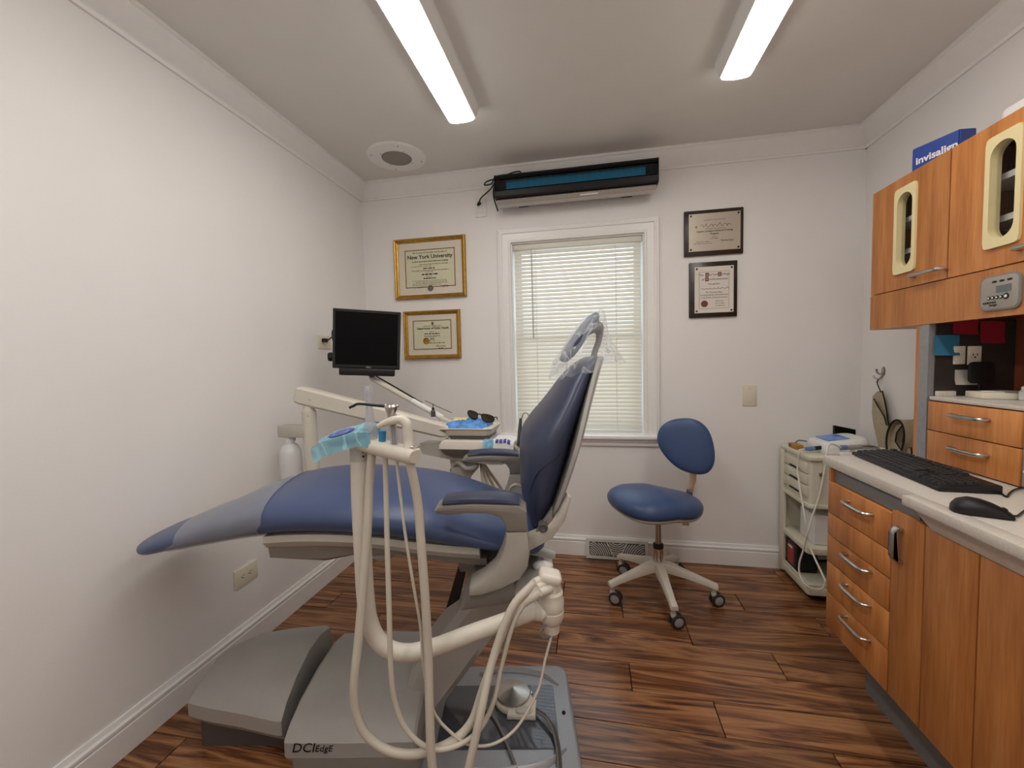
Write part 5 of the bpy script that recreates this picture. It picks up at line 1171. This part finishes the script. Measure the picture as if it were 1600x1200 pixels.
MB().tube([(-.312, 1.80, .975), (-.300, 1.80, 1.005), (-.285, 1.80, 1.010), (-.270, 1.80, .985)], .0028, 8, 5).build('wire_loop', 'steel', du)
# water bottle bracket
bt_ = thing('water_bottle', 'white water bottle hanging from its bracket on the delivery post', 'bottle', (-1.405, PYY, .68))
bx0 = atY(441, 680, PYY).x
zb1, zb0 = atY(455, 666, PYY-.03).z, atY(455, 684, PYY-.03).z
MB().box((bx0, PYY-.03, zb0), (pc_.x-.012, PYY+.03, zb1), .004).build('bottle_bracket', 'beige2', du)
MB().tube([(bx0+.085, PYY-.02, zb0), (bx0+.082, PYY-.02, zb0-.014)], .002, 6, 0).build('bracket_pin', 'dark_taupe', du)
bcx = bx0+.040
MB().lathe([(.038, -.24), (.046, -.235), (.048, -.22), (.048, -.085), (.044, -.062), (.034, -.042), (.019, -.030), (.018, -.016)], (bcx, PYY, zb0)).build('body', 'bottle', bt_, smooth=50)
MB().lathe([(.021, -.026), (.021, -.001), (.012, -.0005)], (bcx, PYY, zb0)).build('cap', 'white', bt_)
# tray with gloves and glasses
tr = thing('instrument_tray', 'steel instrument tray with cream rim on the delivery head', 'tray', (-.56, 1.87, .907))
tx0, tx1, ty0, ty1 = -.700, -.440, 1.76, 1.97
tsec = lambda i, z: [V3((x, y, z)) for x, y in rrect(tx0+i, ty0+i, tx1-i, ty1-i, .022)]
MB().loft([tsec(.016, .9075), tsec(.006, .925), tsec(0, .934), tsec(0, .937), tsec(.008, .934), tsec(.018, .911)]).build('pan', 'steel', tr, smooth=30)
MB().loft([tsec(.001, .9375), tsec(0, .941), tsec(.006, .9425), tsec(.010, .935), tsec(.02, .9125)]).build('paper_liner', 'ivory', tr, smooth=30)
def crumple(c, rx, ry, rz, seed, name, m, lab, cat, amp=.9):
    def f(u, v):
        x, y = (u-.5)*2, (v-.5)*2; d = max(abs(x), abs(y)); h = (1-d**4)*(1+amp*noise.noise(V3((x*2.5, y*2.5, seed)))+amp*.8*abs(noise.noise(V3((x*6, y*6, seed+3)))))
        w = 1+.12*noise.noise(V3((x*2, y*2, seed+9)))
        return V3((c[0]+rx*x*w, c[1]+ry*y*w, c[2]+rz*max(0, h)))
    mb = MB(); mb.grid(f, 30, 22); mb.loft([[V3((c[0]+rx*x, c[1]+ry*y, c[2]+z)) for x, y in ((-.9, -.9), (.9, -.9), (.9, .9), (-.9, .9))] for z in (-.001, .001)]); return mb.build(name, m, label=lab, cat=cat, smooth=50)
crumple((-.585, 1.83, .936), .095, .055, .022, 2.2, 'exam_glove', 'glove', 'crumpled blue exam glove at the front of the tray', 'glove')
crumple((-.545, 1.885, .938), .07, .045, .026, 5.7, 'exam_glove', 'glove', 'crumpled blue exam glove under the dark glasses', 'glove')
crumple((-.640, 1.905, .936), .045, .045, .016, 8.1, 'gauze_wad', 'white', 'wad of white gauze in the tray beside the gloves', 'gauze')
MB().obox(Matrix.Translation((-.62, 1.948, .958)) @ Matrix.Rotation(.5, 4, 'X'), (.12, .025, .004), .001).build('paper_slip', 'yellow', label='pale yellow paper slip at the back of the tray', cat='paper')
sg_ = thing('dark_glasses', 'dark wraparound protective glasses on the gloves in the tray', 'glasses', (-.515, 1.86, .965))
gx, gy, gz = -.515, 1.845, .985
gp = lambda x, z, d=0: V3((gx+x, gy+.02*(x/.065)**2*1.2+d-.05*x, gz+z-.22*x))
for s_ in (-1, 1):
    lo = [(.008, .012), (.02, .017), (.045, .017), (.062, .010), (.064, -.006), (.052, -.017), (.03, -.018), (.014, -.010)]
    pts = [gp(s_*a, b) for a, b in lo]; cpt = crom(pts+[pts[0]], 3)[:-1]
    MB().pad(cpt, (0, -1, 0), .002, .001).build('lens', 'lens', sg_, smooth=50)
    MB().tube(cpt+[cpt[0]], .0026, 8, 0).build('rim', 'black', sg_)
    MB().tube([gp(s_*.063, .008), gp(s_*.066, .006, .03), gp(s_*.060, -.002, .08), gp(s_*.054, -.018, .115)], .0030, 8, 4).build('temple', 'black', sg_)
MB().tube([gp(-.009, .010), gp(0, .013), gp(.009, .010)], .0028, 8, 4).build('bridge', 'black', sg_)
fb = thing('printed_film', 'clear barrier film with blue print over the right of the delivery head', 'plastic film', (-.40, 1.80, .85))
def ff(u, v):
    x = -.470+u*.16; t = v*.16; y = 1.93-max(0, t-.0)*1.05 if t < .12 else 1.804-(t-.12)*.2; z = .894-(0 if t < .12 else (t-.12)*1.0)-(max(0, x+.36)*.5)
    return V3((x, y, z+.004*noise.noise(V3((x*50, t*50, 3)))+.003))
def fb1(u, v):
    x = -.475+u*.145; s_ = v*.25
    if s_ < .19: y, z = 1.925-s_, .895
    else: y, z = 1.735-(s_-.19)*.12, .895-(s_-.19)*.95
    return V3((x, y, z+.005*noise.noise(V3((x*45, s_*45, 3)))-max(0, x+.37)*.35))
MB().grid(fb1, 24, 26).build('film', 'film', fb, smooth=70)
MB().grid(lambda u, v: fb1(.05+u*.5, .66+v*.34)+V3((0, -.003, .003)), 14, 14, .0006).build('blue_tint', mat('pale blue sheet', rgb(132, 190, 222), .35, var=.35, scale=50), fb, smooth=60)
MB().grid(lambda u, v: fb1(.35+u*.62, .30+v*.62)+V3((0, -.004, .005)), 14, 14, .0006).build('white_card', 'white', fb, smooth=60)
for k in range(4):
    MB().grid(lambda u, v: fb1(.42+.12*k+u*.09, .70+v*.12)+V3((0, -.0055, .0065)), 3, 3, .0004).build('print_mark', 'purple', fb, smooth=0)
# small bottle and clamp parts by the monitor arm
mn_ = thing('monitor', 'black flat monitor with speaker bar on an arm over the chair', 'monitor', atY(575, 590, 1.95))
ya_, yb_ = 1.88, 2.02
A_, B_, C_, D_ = atY(521, 480, ya_), atY(628, 489, yb_), atY(623, 577, yb_), atY(518, 576, ya_)
cen = (A_+B_+C_+D_)/4; mx = ((B_-A_)+(C_-D_)).normalized(); mz = ((A_-D_)+(B_-C_)); mz = (mz-mx*mz.dot(mx)).normalized(); my = mz.cross(mx)
MMx = Matrix((mx, my, mz)).transposed().to_4x4(); MMx.translation = cen
mw_ = ((B_-A_).length+(C_-D_).length)/2; mh_ = ((A_-D_).length+(B_-C_).length)/2
MB().obox(MMx @ Matrix.Translation((0, .022, 0)), (mw_, .044, mh_), .004).build('casing', 'black', mn_)
MB().mitre((-mw_/2+.016, -mh_/2+.022), (mw_/2-.016, mh_/2-.016), [(0, 0), (.002, -.004), (.014, -.005), (.015, .002)], lambda p, q, h: MMx @ V3((p, h, q))).build('bezel', 'black', mn_)
MB().obox(MMx @ Matrix.Translation((0, -.0008, .003)), (mw_-.032, .001, mh_-.038)).build('screen', 'screen', mn_, smooth=0)
text('DELL', .011, face_mat(MMx @ V3((.01, -.0058, -mh_/2+.006)), mx, mz), 'steel', mn_, bold=.0003)
MB().obox(MMx @ Matrix.Translation((.004, .012, -mh_/2-.016)), (mw_*.83, .04, .038), .007, 3).build('speaker_bar', 'black', mn_)
MB().obox(MMx @ Matrix.Translation((0, .06, 0)), (.14, .04, .14), .01).build('mount_plate', 'black', mn_)
MB().lathe([(.022, 0), (.024, .012), (.020, .022), (.001, .024)], MMx @ V3((-mw_/2-.008, .06, -mh_/2+.055)), (-mx.x, -mx.y, 0), 18).tube([MMx @ V3((-mw_/2+.02, .06, -mh_/2+.045)), MMx @ V3((-mw_/2-.01, .06, -mh_/2+.055))], .008, 8, 0).tube([MMx @ V3((-mw_/2+.03, .055, -mh_/2+.03)), MMx @ V3((-mw_/2-.004, .05, .02)), MMx @ V3((-mw_/2+.02, .06, .06))], .010, 8, 5).build('side_knob', 'black', mn_)
a0 = atY(583, 592, 2.02); a1 = atY(690, 652, 1.90)
av = (a1-a0); adn = av.normalized()
MB().tube([cen+MMx.to_3x3() @ V3((0, .09, -.05)), cen+MMx.to_3x3() @ V3((.01, .10, -mh_/2-.02)), a0], .014, 12, 4).build('tilt_link', 'dark_taupe', mn_)
MB().tube([a0-adn*.01, a0+av*.35, a0+av*.75, a1], [.015, .014, .012, .012], 14, 0, flat=.8).build('support_arm', 'beige', mn_)
MB().tube([a0+V3((.012, .012, .014)), a0+av*.4+V3((0, .01, .018)), a0+av*.72+V3((0, .01, .014))], .0042, 8, 3).build('cable', 'black', mn_)
MB().tube([a0+av*.6, a1+adn*.01], .015, 14, 0).build('arm_sleeve', 'white', mn_)
MB().tube([a1, a1+V3((.05, -.03, -.035)), a1+V3((.085, -.05, -.055))], .014, 12, 4).obox(Matrix.Translation(a1+V3((.05, -.03, -.02))) @ Matrix.Rotation(.4, 4, 'Y'), (.10, .03, .022), .004).build('arm_clamp', 'beige', mn_)
MB().tube([atY(664, 626, 1.86), atY(690, 638, 1.87), atY(706, 645, 1.87)], .002, 6, 3).build('clamp_wire', 'dark_taupe', mn_)
oc2 = V3((LX+.008, 2.105, 1.385)); MB().tube([oc2+V3((.012, 0, 0)), oc2+V3((.04, -.01, .002)), MMx @ V3((-mw_/2+.01, .06, .03))], .004, 8, 5).obox(Matrix.Translation(oc2+V3((.010, 0, 0))), (.024, .032, .022), .005).build('power_lead', 'black', mn_)
sb_ = thing('needle_bottle', 'tiny dark bottle with needle tip standing on the delivery arm', 'bottle', atY(677, 650, 1.80))
nb = atY(677, 651, 1.79); zb_ = nb.z
MB().lathe([(.010, 0), (.011, .002), (.011, .026), (.006, .032)], nb).build('body', 'dark_taupe', sb_); MB().lathe([(.006, .031), (.006, .040), (.002, .043), (.0012, .062)], nb).build('needle_tip', 'black', sb_)
